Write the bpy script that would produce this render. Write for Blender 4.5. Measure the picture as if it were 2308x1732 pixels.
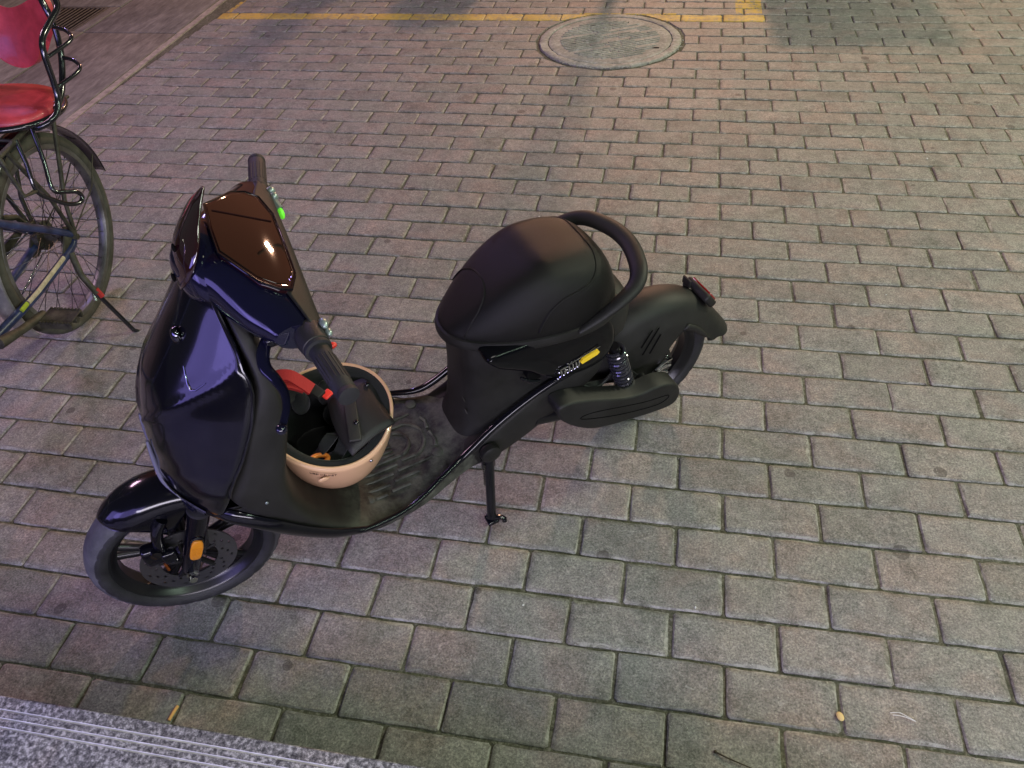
import bpy, bmesh, math, random
import numpy as np
from mathutils import Vector, Matrix
sin, cos, pi = math.sin, math.cos, math.pi
rad = math.radians
for o in list(bpy.data.objects): bpy.data.objects.remove(o)
C = bpy.context.scene.collection
rng = random.Random(7)

# ------------------------------------------------------------------ camera
def rotmat(a, b, c):
    return Matrix.Rotation(a, 3, 'Z') @ Matrix.Rotation(b, 3, 'X') @ Matrix.Rotation(c, 3, 'Z')
CAM_F = 1801.85; CAM_R = rotmat(.23811, .815605, -.081721)
CAM_P = Vector((-.076260 * 1.125, -1.076902 * 1.125, 1.425084 * 1.125))
cd = bpy.data.cameras.new('camera'); cam = bpy.data.objects.new('camera', cd); C.objects.link(cam)
cd.sensor_fit = 'HORIZONTAL'; cd.sensor_width = 36; cd.lens = CAM_F / 2308 * 36
cd.clip_start = .05; cd.clip_end = 200
cam.matrix_world = Matrix.Translation(CAM_P) @ CAM_R.to_4x4()
bpy.context.scene.camera = cam

# ------------------------------------------------------------------ world and lamps (night street)
w = bpy.data.worlds.new('World'); bpy.context.scene.world = w; w.use_nodes = True
nt = w.node_tree; bg = nt.nodes['Background']
sky = nt.nodes.new('ShaderNodeTexSky'); sky.sky_type = 'NISHITA'; sky.sun_disc = False
sky.sun_elevation = rad(-4); sky.sun_rotation = rad(200)
mixw = nt.nodes.new('ShaderNodeMixRGB'); mixw.blend_type = 'ADD'; mixw.inputs[0].default_value = 1
mixw.inputs[2].default_value = (.46, .50, .48, 1)
nt.links.new(sky.outputs[0], mixw.inputs[1]); nt.links.new(mixw.outputs[0], bg.inputs[0])
bg.inputs[1].default_value = .08

def area(name, loc, aim, size, size_y, col, power, axis=None):
    l = bpy.data.lights.new(name, 'AREA'); l.shape = 'RECTANGLE'; l.size = size; l.size_y = size_y
    l.color = col; l.energy = power
    o = bpy.data.objects.new(name, l); C.objects.link(o); o.location = loc
    o.rotation_euler = (Vector(aim) - Vector(loc)).to_track_quat('-Z', 'Y').to_euler()
    if axis:      # long side of the tube along a given direction
        z = -(Vector(aim) - Vector(loc)).normalized(); x = Vector(axis); x = (x - z * x.dot(z)).normalized()
        o.matrix_world = Matrix.Translation(loc) @ Matrix((x, z.cross(x), z)).transposed().to_4x4()
    return o
LAMPS = [
 ('shop_awning_light', (1.3, -1.9, 3.8), (.2, .8, 0), .8, .3, (1, .97, .90), 26),
 ('violet_sign_light', (-2.9, 3.2, 2.9), (-.6, .2, 0), .30, .25, (.50, .38, 1), 26),
 ('orange_street_light', (-.2, 10, 4.0), (-.2, 1.5, 0), .45, .35, (1, .56, .36), 360),
 ('blue_sign_light', (-2.5, -1.9, 1.1), (-1.4, -.6, .1), 1.3, .8, (.34, .28, 1), 12),
 ('right_street_light', (3.8, 3.2, 3.8), (1.0, 1.6, 0), .8, .5, (1, 1, .72), 182),
 ('pink_sign_light', (-4.6, 1.6, 3.0), (-1.8, 1.0, 0), .8, .5, (.92, .56, .80), 40),
 ('green_tube_light', (4.0, -1.0, 3.2), (.0, .2, .4), 4.0, .07, (.72, 1, .74), 88, (.65, .76, 0)),
 ('shop_window_light', (.6, -3.5, 1.3), (.1, .4, 0), 3.6, .55, (.90, .84, 1), 104),
 ('front_sign_light', (-1.9, -3.1, 1.4), (-1.5, .2, .2), 2.8, 1.1, (.36, .30, 1), 30),
 ('far_facade_light', (-4.2, 9.8, 4.6), (-1.5, 0, .6), 15.0, 8.4, (1, .21, .03), 62),
]
for a_ in LAMPS: area(*a_)

sc = bpy.context.scene
sc.view_settings.view_transform = 'Standard'; sc.view_settings.look = 'None'
sc.view_settings.exposure = .14; sc.view_settings.gamma = 1; sc.view_settings.use_curve_mapping = False
sc.render.engine = 'CYCLES'

# ------------------------------------------------------------------ materials
def nodes(m): return m.node_tree.nodes, m.node_tree.links
def mat(name, col, rough=.5, metal=0, coat=0, bump=0, bscale=200, spec=.5, emit=None, trans=0, ior=1.45, var=0, vscale=6, alpha=1, sheen=0):
    m = bpy.data.materials.new(name); m.use_nodes = True; N, L = nodes(m); b = N['Principled BSDF']
    b.inputs['Base Color'].default_value = (*col, 1); b.inputs['Roughness'].default_value = rough
    b.inputs['Metallic'].default_value = metal; b.inputs['Coat Weight'].default_value = coat
    b.inputs['Coat Roughness'].default_value = .04; b.inputs['Specular IOR Level'].default_value = spec
    b.inputs['Transmission Weight'].default_value = trans; b.inputs['IOR'].default_value = ior
    b.inputs['Alpha'].default_value = alpha; b.inputs['Sheen Weight'].default_value = sheen
    tc = N.new('ShaderNodeTexCoord')
    if bump:
        n = N.new('ShaderNodeTexNoise'); n.inputs['Scale'].default_value = bscale; n.inputs['Detail'].default_value = 4
        bp = N.new('ShaderNodeBump'); bp.inputs['Strength'].default_value = bump; bp.inputs['Distance'].default_value = .002
        L.new(tc.outputs['Object'], n.inputs['Vector']); L.new(n.outputs['Fac'], bp.inputs['Height']); L.new(bp.outputs[0], b.inputs['Normal'])
    if var:
        n = N.new('ShaderNodeTexNoise'); n.inputs['Scale'].default_value = vscale; n.inputs['Detail'].default_value = 8; n.inputs['Roughness'].default_value = .65
        r = N.new('ShaderNodeValToRGB'); r.color_ramp.elements[0].position = .35; r.color_ramp.elements[1].position = .7
        r.color_ramp.elements[0].color = (*[c * (1 - var) for c in col], 1); r.color_ramp.elements[1].color = (*[min(1, c * (1 + var) + .02 * var) for c in col], 1)
        L.new(tc.outputs['Object'], n.inputs['Vector']); L.new(n.outputs['Fac'], r.inputs[0]); L.new(r.outputs[0], b.inputs['Base Color'])
        mr = N.new('ShaderNodeMapRange'); mr.inputs['To Min'].default_value = max(0, rough - .12); mr.inputs['To Max'].default_value = min(1, rough + .15)
        L.new(n.outputs['Fac'], mr.inputs[0]); L.new(mr.outputs[0], b.inputs['Roughness'])
    if emit: b.inputs['Emission Color'].default_value = (*emit[0], 1); b.inputs['Emission Strength'].default_value = emit[1]
    return m
M = {}
M['gloss'] = mat('gloss_black_paint', (.003, .003, .0055), .15, coat=.35, spec=.35)
M['gloss_blue'] = mat('gloss_black_painted_sheen', (.004, .004, .014), .12, coat=.5, spec=.4)  # black gloss with the blue of reflected light mixed into its colour
M['matte'] = mat('matte_black_plastic', (.011, .0105, .0095), .50, bump=.25, bscale=900, var=.25, vscale=9, spec=.35)
M['dusty'] = mat('dusty_black_plastic', (.050, .052, .042), .6, bump=.35, bscale=700, var=.9, vscale=14, spec=.35)
def dusty_body():
    m = M['matte'].copy(); m.name = 'matte_black_dusty_floor'; N, L = nodes(m); b = N['Principled BSDF']
    tc = N.new('ShaderNodeTexCoord'); sp = N.new('ShaderNodeSeparateXYZ'); L.new(tc.outputs['Object'], sp.inputs[0])
    lo = N.new('ShaderNodeMapRange'); lo.inputs['From Min'].default_value = .30; lo.inputs['From Max'].default_value = .252; L.new(sp.outputs[2], lo.inputs[0])
    n = N.new('ShaderNodeTexNoise'); n.inputs['Scale'].default_value = 16; n.inputs['Detail'].default_value = 9; n.inputs['Roughness'].default_value = .75; L.new(tc.outputs['Object'], n.inputs['Vector'])
    r = N.new('ShaderNodeValToRGB'); r.color_ramp.elements[0].position = .40; r.color_ramp.elements[1].position = .72; L.new(n.outputs['Fac'], r.inputs[0])
    mu = N.new('ShaderNodeMath'); mu.operation = 'MULTIPLY'; L.new(lo.outputs[0], mu.inputs[0]); L.new(r.outputs[0], mu.inputs[1])
    src = b.inputs['Base Color'].links[0].from_socket; mx = N.new('ShaderNodeMixRGB'); L.new(mu.outputs[0], mx.inputs[0]); L.new(src, mx.inputs[1]); mx.inputs[2].default_value = (.105, .110, .088, 1)
    L.new(mx.outputs[0], b.inputs['Base Color']); return m
M['body'] = dusty_body()
M['seat'] = mat('black_vinyl', (.008, .0075, .007), .30, bump=.45, bscale=1100, spec=.2)
M['thread'] = mat('grey_thread', (.05, .05, .055), .7)
M['rubber'] = mat('black_rubber', (.012, .012, .014), .6, bump=.4, bscale=500, var=.3, vscale=20)
M['tread'] = mat('dusty_tread_rubber', (.060, .060, .066), .75, bump=.5, bscale=400, var=.35, vscale=20)
M['emblem'] = mat('black_chrome', (.12, .12, .14), .12, metal=1)
M['panel'] = mat('gloss_panel', (.003, .003, .004), .14, spec=.25)
M['rim'] = mat('black_rim_paint', (.006, .006, .007), .3, spec=.5)
M['steel'] = mat('bright_steel', (.55, .55, .58), .2, metal=1)
M['disc'] = mat('brake_disc_steel', (.22, .22, .24), .38, metal=1, bump=.2, bscale=300)
M['chrome'] = mat('chrome', (.7, .7, .74), .1, metal=1)
M['spring'] = mat('black_spring_paint', (.02, .02, .025), .15, coat=1)
M['amber'] = mat('amber_reflector', (.55, .20, .01), .15, coat=1, bump=.6, bscale=260)
M['redlens'] = mat('red_lens', (.22, .01, .01), .15, coat=1)
M['clear'] = mat('clear_lens', (.12, .12, .18), .12, coat=1, spec=.8)
M['smoke'] = mat('smoked_screen', (.016, .004, .005), .06, coat=1, spec=.7)
M['screen'] = mat('dash_glass', (.006, .003, .002), .045, coat=1, spec=.8)
M['green'] = mat('green_switch', (.15, .75, .04), .3, emit=((.2, 1, .05), .35))
M['silver'] = mat('silver_plastic', (.3, .36, .35), .3, metal=.6)
M['red'] = mat('red_fabric', (.36, .018, .018), .8, bump=.6, bscale=400)
M['redplastic'] = mat('red_plastic', (.75, .04, .03), .35)
M['orange'] = mat('orange_plastic', (.9, .24, .04), .35)
M['peach'] = mat('peach_helmet_paint', (.60, .36, .22), .32, coat=.5)
M['padding'] = mat('black_padding', (.010, .011, .011), .85, bump=.6, bscale=350, sheen=.15, spec=.2)
M['leatherette'] = mat('black_leatherette', (.014, .013, .013), .5, bump=.4, bscale=600)
M['dark'] = mat('black_and_painted_shade', (.002, .002, .002), .8, spec=.1)  # also paints the shade of slots and recesses that have no depth
M['yellowplate'] = mat('yellow_badge', (.8, .55, .02), .3, coat=.5)
M['bikeblack'] = mat('black_enamel_tube', (.008, .008, .010), .2, coat=.8)
M['bikeblue'] = mat('blue_frame_paint', (.012, .022, .075), .35, coat=.4, var=.6, vscale=20)
M['bikedirty'] = mat('grimy_metal', (.045, .042, .028), .6, metal=.3, var=.6, vscale=30, bump=.5, bscale=300)
M['bikerim'] = mat('dull_alloy_rim', (.16, .16, .15), .4, metal=.7, var=.4, vscale=15)
M['biketyre'] = mat('dusty_tyre', (.05, .047, .036), .85, bump=.5, bscale=400, var=.4, vscale=18)
M['spoke'] = mat('dull_spoke', (.12, .12, .12), .4, metal=.8)
M['pinkvinyl'] = mat('pink_red_vinyl', (.42, .036, .052), .42, bump=.35, bscale=60, var=.30, vscale=14, coat=.2)
M['decal'] = mat('cream_decal', (.42, .37, .25), .4, var=.3, vscale=60)
M['lime'] = mat('lime_decal', (.28, .36, .03), .4)
M['chrome_guard'] = mat('worn_chrome_guard', (.45, .45, .45), .3, metal=.8, var=.4, vscale=12)
M['butt'] = mat('cigarette_paper', (.6, .34, .12), .8)
M['seedm'] = mat('pale_seed_husk', (.62, .45, .2), .6)
M['leafm'] = mat('dry_stalk', (.05, .04, .025), .8)
M['whitebit'] = mat('white_grit', (.6, .6, .58), .7)

def brick_mat(name, painted=False):
    m = bpy.data.materials.new(name); m.use_nodes = True; N, L = nodes(m); b = N['Principled BSDF']
    geo = N.new('ShaderNodeNewGeometry'); oi = N.new('ShaderNodeObjectInfo')
    def math_(op, a, bb=None, cc=None):
        n = N.new('ShaderNodeMath'); n.operation = op
        for i, x in enumerate((a, bb, cc)):
            if x is None: continue
            if isinstance(x, (int, float)): n.inputs[i].default_value = x
            else: L.new(x, n.inputs[i])
        return n.outputs[0]
    rnd = math_('FRACT', math_('ADD', geo.outputs['Random Per Island'], oi.outputs['Random']))
    def noise(scale, det=5, rough=.6, vec=None, dist=0):
        n = N.new('ShaderNodeTexNoise'); n.inputs['Scale'].default_value = scale; n.inputs['Detail'].default_value = det
        n.inputs['Roughness'].default_value = rough; n.inputs['Distortion'].default_value = dist
        L.new(vec or geo.outputs['Position'], n.inputs['Vector']); return n.outputs['Fac']
    def ramp(fac, els):
        r = N.new('ShaderNodeValToRGB'); e = r.color_ramp.elements
        while len(e) < len(els): e.new(.5)
        for x, (p, c) in zip(e, els): x.position = p; x.color = (*c, 1) if len(c) == 3 else c
        L.new(fac, r.inputs[0]); return r.outputs[0]
    def mix(kind, fac, a, bb):
        n = N.new('ShaderNodeMixRGB'); n.blend_type = kind
        for i, x in ((0, fac), (1, a), (2, bb)):
            if isinstance(x, (int, float)): n.inputs[i].default_value = x
            elif isinstance(x, tuple): n.inputs[i].default_value = (*x, 1)
            else: L.new(x, n.inputs[i])
        return n.outputs[0]
    base = ramp(rnd, [(0, (.172, .164, .154)), (.35, (.198, .190, .176)), (.7, (.214, .200, .188)), (1, (.184, .180, .170))])
    blot = ramp(noise(9, 8, .78), [(.30, (.60, .61, .58)), (.48, (1, 1, 1)), (.70, (1.28, 1.24, 1.2))])
    hue = ramp(noise(5.5, 4, .6, dist=.5), [(.36, (.95, 1.01, .98)), (.5, (1, 1, 1)), (.64, (1.08, .97, .95))])
    base = mix('MULTIPLY', 1, base, hue)
    c = mix('MULTIPLY', 1, base, blot)
    fine = ramp(noise(210, 4, .8), [(.32, (.40, .40, .40)), (.5, (1, 1, 1)), (.68, (1.8, 1.78, 1.74))])
    c = mix('MULTIPLY', .95, c, fine)
    mid = ramp(noise(48, 7, .8, dist=.6), [(.34, (.62, .62, .61)), (.52, (1, 1, 1)), (.70, (1.38, 1.37, 1.34))])
    c = mix('MULTIPLY', .85, c, mid)
    # greenish algae and grime that gathers in soft blotches
    moss = ramp(noise(2.2, 6, .7), [(.52, (0, 0, 0)), (.72, (1, 1, 1))])
    c = mix('MIX', math_('MULTIPLY', moss, .14), c, (.10, .105, .075))
    # soil creeping in from the joints
    at = N.new('ShaderNodeAttribute'); at.attribute_name = 'edge'
    ed = ramp(math_('MULTIPLY_ADD', math_('POWER', at.outputs['Fac'], 1.6), .55, math_('MULTIPLY', noise(34, 6, .8), .75)), [(.56, (0, 0, 0)), (.92, (1, 1, 1))])
    c = mix('MIX', math_('MULTIPLY', ed, .34), c, (.095, .092, .066))
    pale = ramp(math_('MULTIPLY_ADD', at.outputs['Fac'], .32, math_('MULTIPLY', noise(18, 7, .85, dist=.8), .8)), [(.70, (0, 0, 0)), (.79, (1, 1, 1))])
    c = mix('MIX', math_('MULTIPLY', pale, .62), c, (.40, .39, .36))
    # gum spots
    vo = N.new('ShaderNodeTexVoronoi'); vo.voronoi_dimensions = '2D'; vo.inputs['Scale'].default_value = 3.1; L.new(geo.outputs['Position'], vo.inputs['Vector'])
    sepc = N.new('ShaderNodeSeparateColor'); L.new(vo.outputs['Color'], sepc.inputs[0])
    wob = math_('MULTIPLY', noise(60, 3), .03)
    r_ = math_('MULTIPLY', math_('GREATER_THAN', sepc.outputs[0], .45), math_('MULTIPLY_ADD', sepc.outputs[1], .045, .022))
    gum = math_('LESS_THAN', math_('ADD', vo.outputs['Distance'], wob), math_('ADD', r_, .008))
    c = mix('MIX', math_('MULTIPLY', gum, .62), c, (.055, .045, .042))
    # white scuffs
    vm = N.new('ShaderNodeVectorMath'); vm.operation = 'MULTIPLY'; vm.inputs[1].default_value = (1, 2.4, 1); L.new(geo.outputs['Position'], vm.inputs[0])
    sc1 = ramp(noise(30, 7, .8, vec=vm.outputs[0], dist=1.2), [(.575, (0, 0, 0)), (.66, (1, 1, 1))])
    c = mix('MIX', math_('MULTIPLY', sc1, .45), c, (.42, .41, .39))
    spk = ramp(noise(260, 1, .5), [(.70, (0, 0, 0)), (.76, (1, 1, 1))])
    c = mix('MIX', math_('MULTIPLY', spk, .5), c, (.55, .54, .5))
    # yellow road paint
    sep = N.new('ShaderNodeSeparateXYZ'); L.new(geo.outputs['Position'], sep.inputs[0])
    px, py = sep.outputs[0], sep.outputs[1]
    wn = noise(38, 6, .8)
    if painted:
        msk = ramp(math_('ADD', wn, math_('MULTIPLY', noise(3.0, 2), .35)), [(.50, (0, 0, 0)), (.72, (1, 1, 1))])
        yel = ramp(noise(9, 5), [(.3, (.40, .27, .05)), (.7, (.62, .44, .09))])
        c = mix('MIX', math_('MULTIPLY', msk, .93), c, yel)
    else:
        def box(x0, x1, y0, y1):
            a = math_('MULTIPLY', math_('GREATER_THAN', px, x0), math_('LESS_THAN', px, x1))
            bb = math_('MULTIPLY', math_('GREATER_THAN', py, y0), math_('LESS_THAN', py, y1))
            return math_('MULTIPLY', a, bb)
        stub = math_('MAXIMUM', box(.20, .34, 3.50, 6.2), box(-2.93, -2.80, 3.50, 6.2))
        stub = math_('MAXIMUM', stub, box(-.66, -.12, 3.455, 3.50))
        msk = ramp(wn, [(.42, (0, 0, 0)), (.5, (1, 1, 1))])
        c = mix('MIX', math_('MULTIPLY', stub, msk), c, (.42, .30, .06))
    L.new(c, b.inputs['Base Color'])
    L.new(math_('MULTIPLY_ADD', noise(40, 4), -.25, .78), b.inputs['Roughness'])
    b.inputs['Specular IOR Level'].default_value = .35
    h = math_('ADD', math_('MULTIPLY', noise(330, 4, .7), .5), math_('MULTIPLY', noise(45, 5, .7), .9))
    bp = N.new('ShaderNodeBump'); bp.inputs['Strength'].default_value = .55; bp.inputs['Distance'].default_value = .0022
    L.new(h, bp.inputs['Height']); L.new(bp.outputs[0], b.inputs['Normal'])
    return m
M['brick'] = brick_mat('paving_brick'); M['ybrick'] = brick_mat('yellow_painted_brick', True)

def stone_mat(name, stops, scale, rough=.7, bump=.4, stretch=(1, 1, 1), bs=None, big=3):
    m = bpy.data.materials.new(name); m.use_nodes = True; N, L = nodes(m); b = N['Principled BSDF']
    geo = N.new('ShaderNodeNewGeometry'); vm = N.new('ShaderNodeVectorMath'); vm.operation = 'MULTIPLY'; vm.inputs[1].default_value = stretch
    L.new(geo.outputs['Position'], vm.inputs[0])
    n = N.new('ShaderNodeTexNoise'); n.inputs['Scale'].default_value = scale; n.inputs['Detail'].default_value = 5; n.inputs['Roughness'].default_value = .75
    L.new(vm.outputs[0], n.inputs['Vector'])
    r = N.new('ShaderNodeValToRGB'); e = r.color_ramp.elements
    while len(e) < len(stops): e.new(.5)
    for x, (p, c) in zip(e, stops): x.position = p; x.color = (*c, 1)
    L.new(n.outputs['Fac'], r.inputs[0])
    n2 = N.new('ShaderNodeTexNoise'); n2.inputs['Scale'].default_value = big; n2.inputs['Detail'].default_value = 6; L.new(geo.outputs['Position'], n2.inputs['Vector'])
    r2 = N.new('ShaderNodeValToRGB'); r2.color_ramp.elements[0].position = .3; r2.color_ramp.elements[0].color = (.7, .7, .7, 1); r2.color_ramp.elements[1].position = .7; r2.color_ramp.elements[1].color = (1.15, 1.15, 1.15, 1)
    L.new(n2.outputs['Fac'], r2.inputs[0])
    mx = N.new('ShaderNodeMixRGB'); mx.blend_type = 'MULTIPLY'; mx.inputs[0].default_value = 1; L.new(r.outputs[0], mx.inputs[1]); L.new(r2.outputs[0], mx.inputs[2])
    L.new(mx.outputs[0], b.inputs['Base Color']); b.inputs['Roughness'].default_value = rough
    bp = N.new('ShaderNodeBump'); bp.inputs['Strength'].default_value = bump; bp.inputs['Distance'].default_value = .003
    L.new(n.outputs['Fac'], bp.inputs['Height']); L.new(bp.outputs[0], b.inputs['Normal']); return m
M['granite'] = stone_mat('speckled_granite', [(.36, (.025, .025, .03)), (.44, (.10, .10, .105)), (.53, (.22, .215, .22)), (.61, (.50, .49, .50))], 115, .55, .25)
M['groove'] = mat('saw_cut_groove', (.5, .49, .5), .6, var=.2, vscale=40)
M['slab'] = stone_mat('chiselled_slab', [(.3, (.085, .075, .068)), (.5, (.16, .145, .13)), (.7, (.26, .235, .21))], 26, .75, .9, (1, .22, 1))
M['concrete'] = stone_mat('worn_concrete', [(.3, (.17, .17, .15)), (.5, (.28, .275, .245)), (.72, (.44, .43, .40))], 60, .8, .5, big=7)
M['mortar'] = stone_mat('dirty_joint_sand', [(.3, (.035, .037, .022)), (.5, (.088, .086, .056)), (.68, (.22, .21, .17))], 110, .95, 1.0, big=5)
M['grate'] = mat('cast_iron_grate', (.09, .075, .06), .7, metal=.2, var=.4, vscale=30, bump=.5, bscale=120)

# ------------------------------------------------------------------ mesh helpers
def link(name, verts, faces, material, parent=None, smooth=True, label=None, mats=None, fmat=None, auto=None):
    me = bpy.data.meshes.new(name); me.from_pydata([tuple(v) for v in verts], [], faces); me.update()
    bm = bmesh.new(); bm.from_mesh(me); bmesh.ops.recalc_face_normals(bm, faces=bm.faces); bm.to_mesh(me); bm.free()
    for mm in (mats or [material]): me.materials.append(mm)
    if fmat is not None: me.polygons.foreach_set('material_index', fmat)
    me.polygons.foreach_set('use_smooth', [smooth] * len(me.polygons))
    o = bpy.data.objects.new(name, me); C.objects.link(o)
    if parent: o.parent = parent
    if label: o['label'] = label
    if auto is not None: me.set_sharp_from_angle(angle=rad(auto))
    return o
def top(name, label, cat, mw=None, group=None):
    o = bpy.data.objects.new(name, None); C.objects.link(o); o['label'] = label; o['category'] = cat
    if group: o['group'] = group
    if mw is not None: o.matrix_world = mw
    o.empty_display_size = .1
    return o
class G:
    def __init__(s): s.v = []; s.f = []
    def add(s, v, f):
        n = len(s.v); s.v += [tuple(p) for p in v]; s.f += [tuple(i + n for i in q) for q in f]; return s
    def xf(s, fn): s.v = [tuple(fn(Vector(p))) for p in s.v]; return s
    def put(s, name, m, parent=None, smooth=True, auto=40, label=None, mod=None):
        o = link(name, s.v, s.f, m, parent, smooth, label, auto=auto)
        return o
def catmull(P, n, closed=False):
    P = [Vector(p) for p in P]; out = []; N = len(P)
    rngk = N if closed else N - 1
    for i in range(rngk):
        if closed: a, b, c, d = P[(i - 1) % N], P[i], P[(i + 1) % N], P[(i + 2) % N]
        else: a, b, c, d = P[max(i - 1, 0)], P[i], P[i + 1], P[min(i + 2, N - 1)]
        for k in range(n):
            t = k / n
            out.append(.5 * ((2 * b) + (c - a) * t + (2 * a - 5 * b + 4 * c - d) * t * t + (3 * b - a - 3 * c + d) * t ** 3))
    if not closed: out.append(P[-1])
    return out
def tube(path, r, seg=12, closed=False, caps=True, smooth=0, oval=None):
    if smooth: path = catmull(path, smooth, closed)
    path = [Vector(p) for p in path]; n = len(path)
    rs = r if isinstance(r, (list, tuple)) else [r] * n
    if len(rs) != n: rs = [float(x) for x in np.interp(np.linspace(0, 1, n), np.linspace(0, 1, len(rs)), rs)]
    T = []
    for i in range(n):
        a = path[(i - 1) % n] if (closed or i > 0) else path[0]; b = path[(i + 1) % n] if (closed or i < n - 1) else path[-1]
        T.append((b - a).normalized())
    up = Vector((0, 0, 1)) if abs(T[0].z) < .9 else Vector((1, 0, 0))
    nrm = (up - T[0] * up.dot(T[0])).normalized(); v = []; f = []
    for i in range(n):
        nrm = (nrm - T[i] * nrm.dot(T[i])).normalized(); bn = T[i].cross(nrm)
        for k in range(seg):
            a = 2 * pi * k / seg; ox, oy = (1, 1) if oval is None else oval
            v.append(path[i] + rs[i] * (cos(a) * ox * nrm + sin(a) * oy * bn))
    m = n if closed else n - 1
    for i in range(m):
        for k in range(seg):
            f.append((i * seg + k, i * seg + (k + 1) % seg, ((i + 1) % n) * seg + (k + 1) % seg, ((i + 1) % n) * seg + k))
    if caps and not closed:
        f.append(tuple(range(seg))[::-1]); f.append(tuple((n - 1) * seg + k for k in range(seg)))
    return v, f
def loft(rings, caps=True, closed=False):
    n = len(rings[0]); v = [p for r in rings for p in r]; f = []
    m = len(rings) if closed else len(rings) - 1
    for i in range(m):
        j = (i + 1) % len(rings)
        for k in range(n): f.append((i * n + k, i * n + (k + 1) % n, j * n + (k + 1) % n, j * n + k))
    if caps and not closed:
        f.append(tuple(range(n))[::-1]); f.append(tuple((len(rings) - 1) * n + k for k in range(n)))
    return v, f
def gridf(nu, nv, closed_u=False):
    f = []
    for i in range(nu if closed_u else nu - 1):
        for j in range(nv - 1): f.append((i * nv + j, ((i + 1) % nu) * nv + j, ((i + 1) % nu) * nv + j + 1, i * nv + j + 1))
    return f
def box(c, s, bev=0):
    x, y, z = [k / 2 for k in s]; bm = bmesh.new(); bmesh.ops.create_cube(bm, size=1)
    for v in bm.verts: v.co = Vector((v.co.x * s[0], v.co.y * s[1], v.co.z * s[2]))
    if bev: bmesh.ops.bevel(bm, geom=bm.edges, offset=bev, segments=3, profile=.5, affect='EDGES')
    bm.verts.ensure_lookup_table(); v = [vv.co + Vector(c) for vv in bm.verts]; bm.verts.index_update()
    f = [tuple(q.index for q in ff.verts) for ff in bm.faces]; bm.free(); return v, f
def slabxz(pts, y0, y1, bev=.004, smooth=4, dome=0):
    """solid from an outline in (x,z), spanning y0..y1, rounded rim"""
    P = catmull([(p[0], 0, p[1]) for p in pts], smooth, True) if smooth else [Vector((p[0], 0, p[1])) for p in pts]
    c = sum(P, Vector()) / len(P); rings = []
    sgn = 1 if y1 > y0 else -1
    def ring(y, d):
        out = []
        for i, p in enumerate(P):
            t = (P[(i + 1) % len(P)] - P[i - 1]).normalized(); nn = Vector((t.z, 0, -t.x))
            if nn.dot(p - c) > 0: nn = -nn
            out.append(Vector((p.x, y, p.z)) + nn * d)
        return out
    rings = [ring(y0, 0), ring(y1 - sgn * bev, 0), ring(y1 - sgn * bev * .3, bev * .3), ring(y1, bev)]
    if dome:
        for q in (.3, .6, .85):
            rings.append([Vector((c.x, y1 + sgn * dome * (1 - (1 - q) ** 2), c.z)) * q + Vector((p.x, y1 + sgn * dome * (1 - (1 - q) ** 2), p.z)) * (1 - q) for p in rings[3]])
    v, f = loft(rings, caps=False)
    n = len(P); f.append(tuple(range(n))); k = (len(rings) - 1) * n; f.append(tuple(range(k, k + n))); return v, f
def revolve_y(profile, seg=64, c=(0, 0, 0), a0=0, a1=2 * pi, closedp=False):
    """profile list of (r,y) revolved about the y axis through c"""
    full = abs(a1 - a0 - 2 * pi) < 1e-6; n = seg if full else seg + 1; v = []
    for i in range(n):
        a = a0 + (a1 - a0) * i / seg
        for r, y in profile: v.append((c[0] + r * cos(a), c[1] + y, c[2] + r * sin(a)))
    m = len(profile); f = []
    for i in range(n if full else n - 1):
        for j in range(m if closedp else m - 1):
            f.append((i * m + j, ((i + 1) % n) * m + j, ((i + 1) % n) * m + (j + 1) % m, i * m + (j + 1) % m))
    return v, f
def cyl(p0, p1, r, seg=16, r1=None): return tube([p0, p1], [r, r if r1 is None else r1], seg)
def ball(c, r, sc_=(1, 1, 1), n=12):
    v = []; f = []
    for i in range(n + 1):
        a = pi * i / n
        for k in range(n * 2): b = 2 * pi * k / (n * 2); v.append((c[0] + r * sc_[0] * sin(a) * cos(b), c[1] + r * sc_[1] * sin(a) * sin(b), c[2] + r * sc_[2] * cos(a)))
    m = n * 2
    for i in range(n):
        for k in range(m): f.append((i * m + k, i * m + (k + 1) % m, (i + 1) * m + (k + 1) % m, (i + 1) * m + k))
    return v, f

# ------------------------------------------------------------------ ground: joint bed, bricks
COEF = [[-.00036, -.00154], [-.00013, -1.15784], [-.00639, .00925], [-.00274, .00655], [1.12582, .00066], [-.01364, .0085], [-.00627, .00201], [.0015, .00557], [-.00127, .00106], [.00144, .00105]]
def lat(u, v):
    uc = min(max(u, -27), 12) / 10; vc = min(max(v, -34), 7) / 10
    def ev(a, b):
        x = y = 0; k = 0
        for i in range(4):
            for j in range(4 - i):
                q = a ** i * b ** j; x += COEF[k][0] * q; y += COEF[k][1] * q; k += 1
        return x, y
    x, y = ev(uc, vc)
    return Vector((x + (u / 10 - uc) * 1.125, y - (v / 10 - vc) * 1.152, 0))
def to_px(p):
    q = CAM_R.transposed() @ (Vector(p) - CAM_P)
    if q.z > -.01: return None
    return 1154 + CAM_F * q.x / -q.z, 866 - CAM_F * q.y / -q.z
# bed
ground = None
xs = [-30, -2.97, -1, 1, 3, 30]; ys = [-20, -.7, 1, 3, 6, 40]
gv = [(-30, -20, -.0052), (30, -20, -.0052), (30, 40, -.0052), (-30, 40, -.0052)]
ground = link('pavement', gv, [(0, 1, 2, 3)], M['mortar'], smooth=False); ground['kind'] = 'structure'

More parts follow.
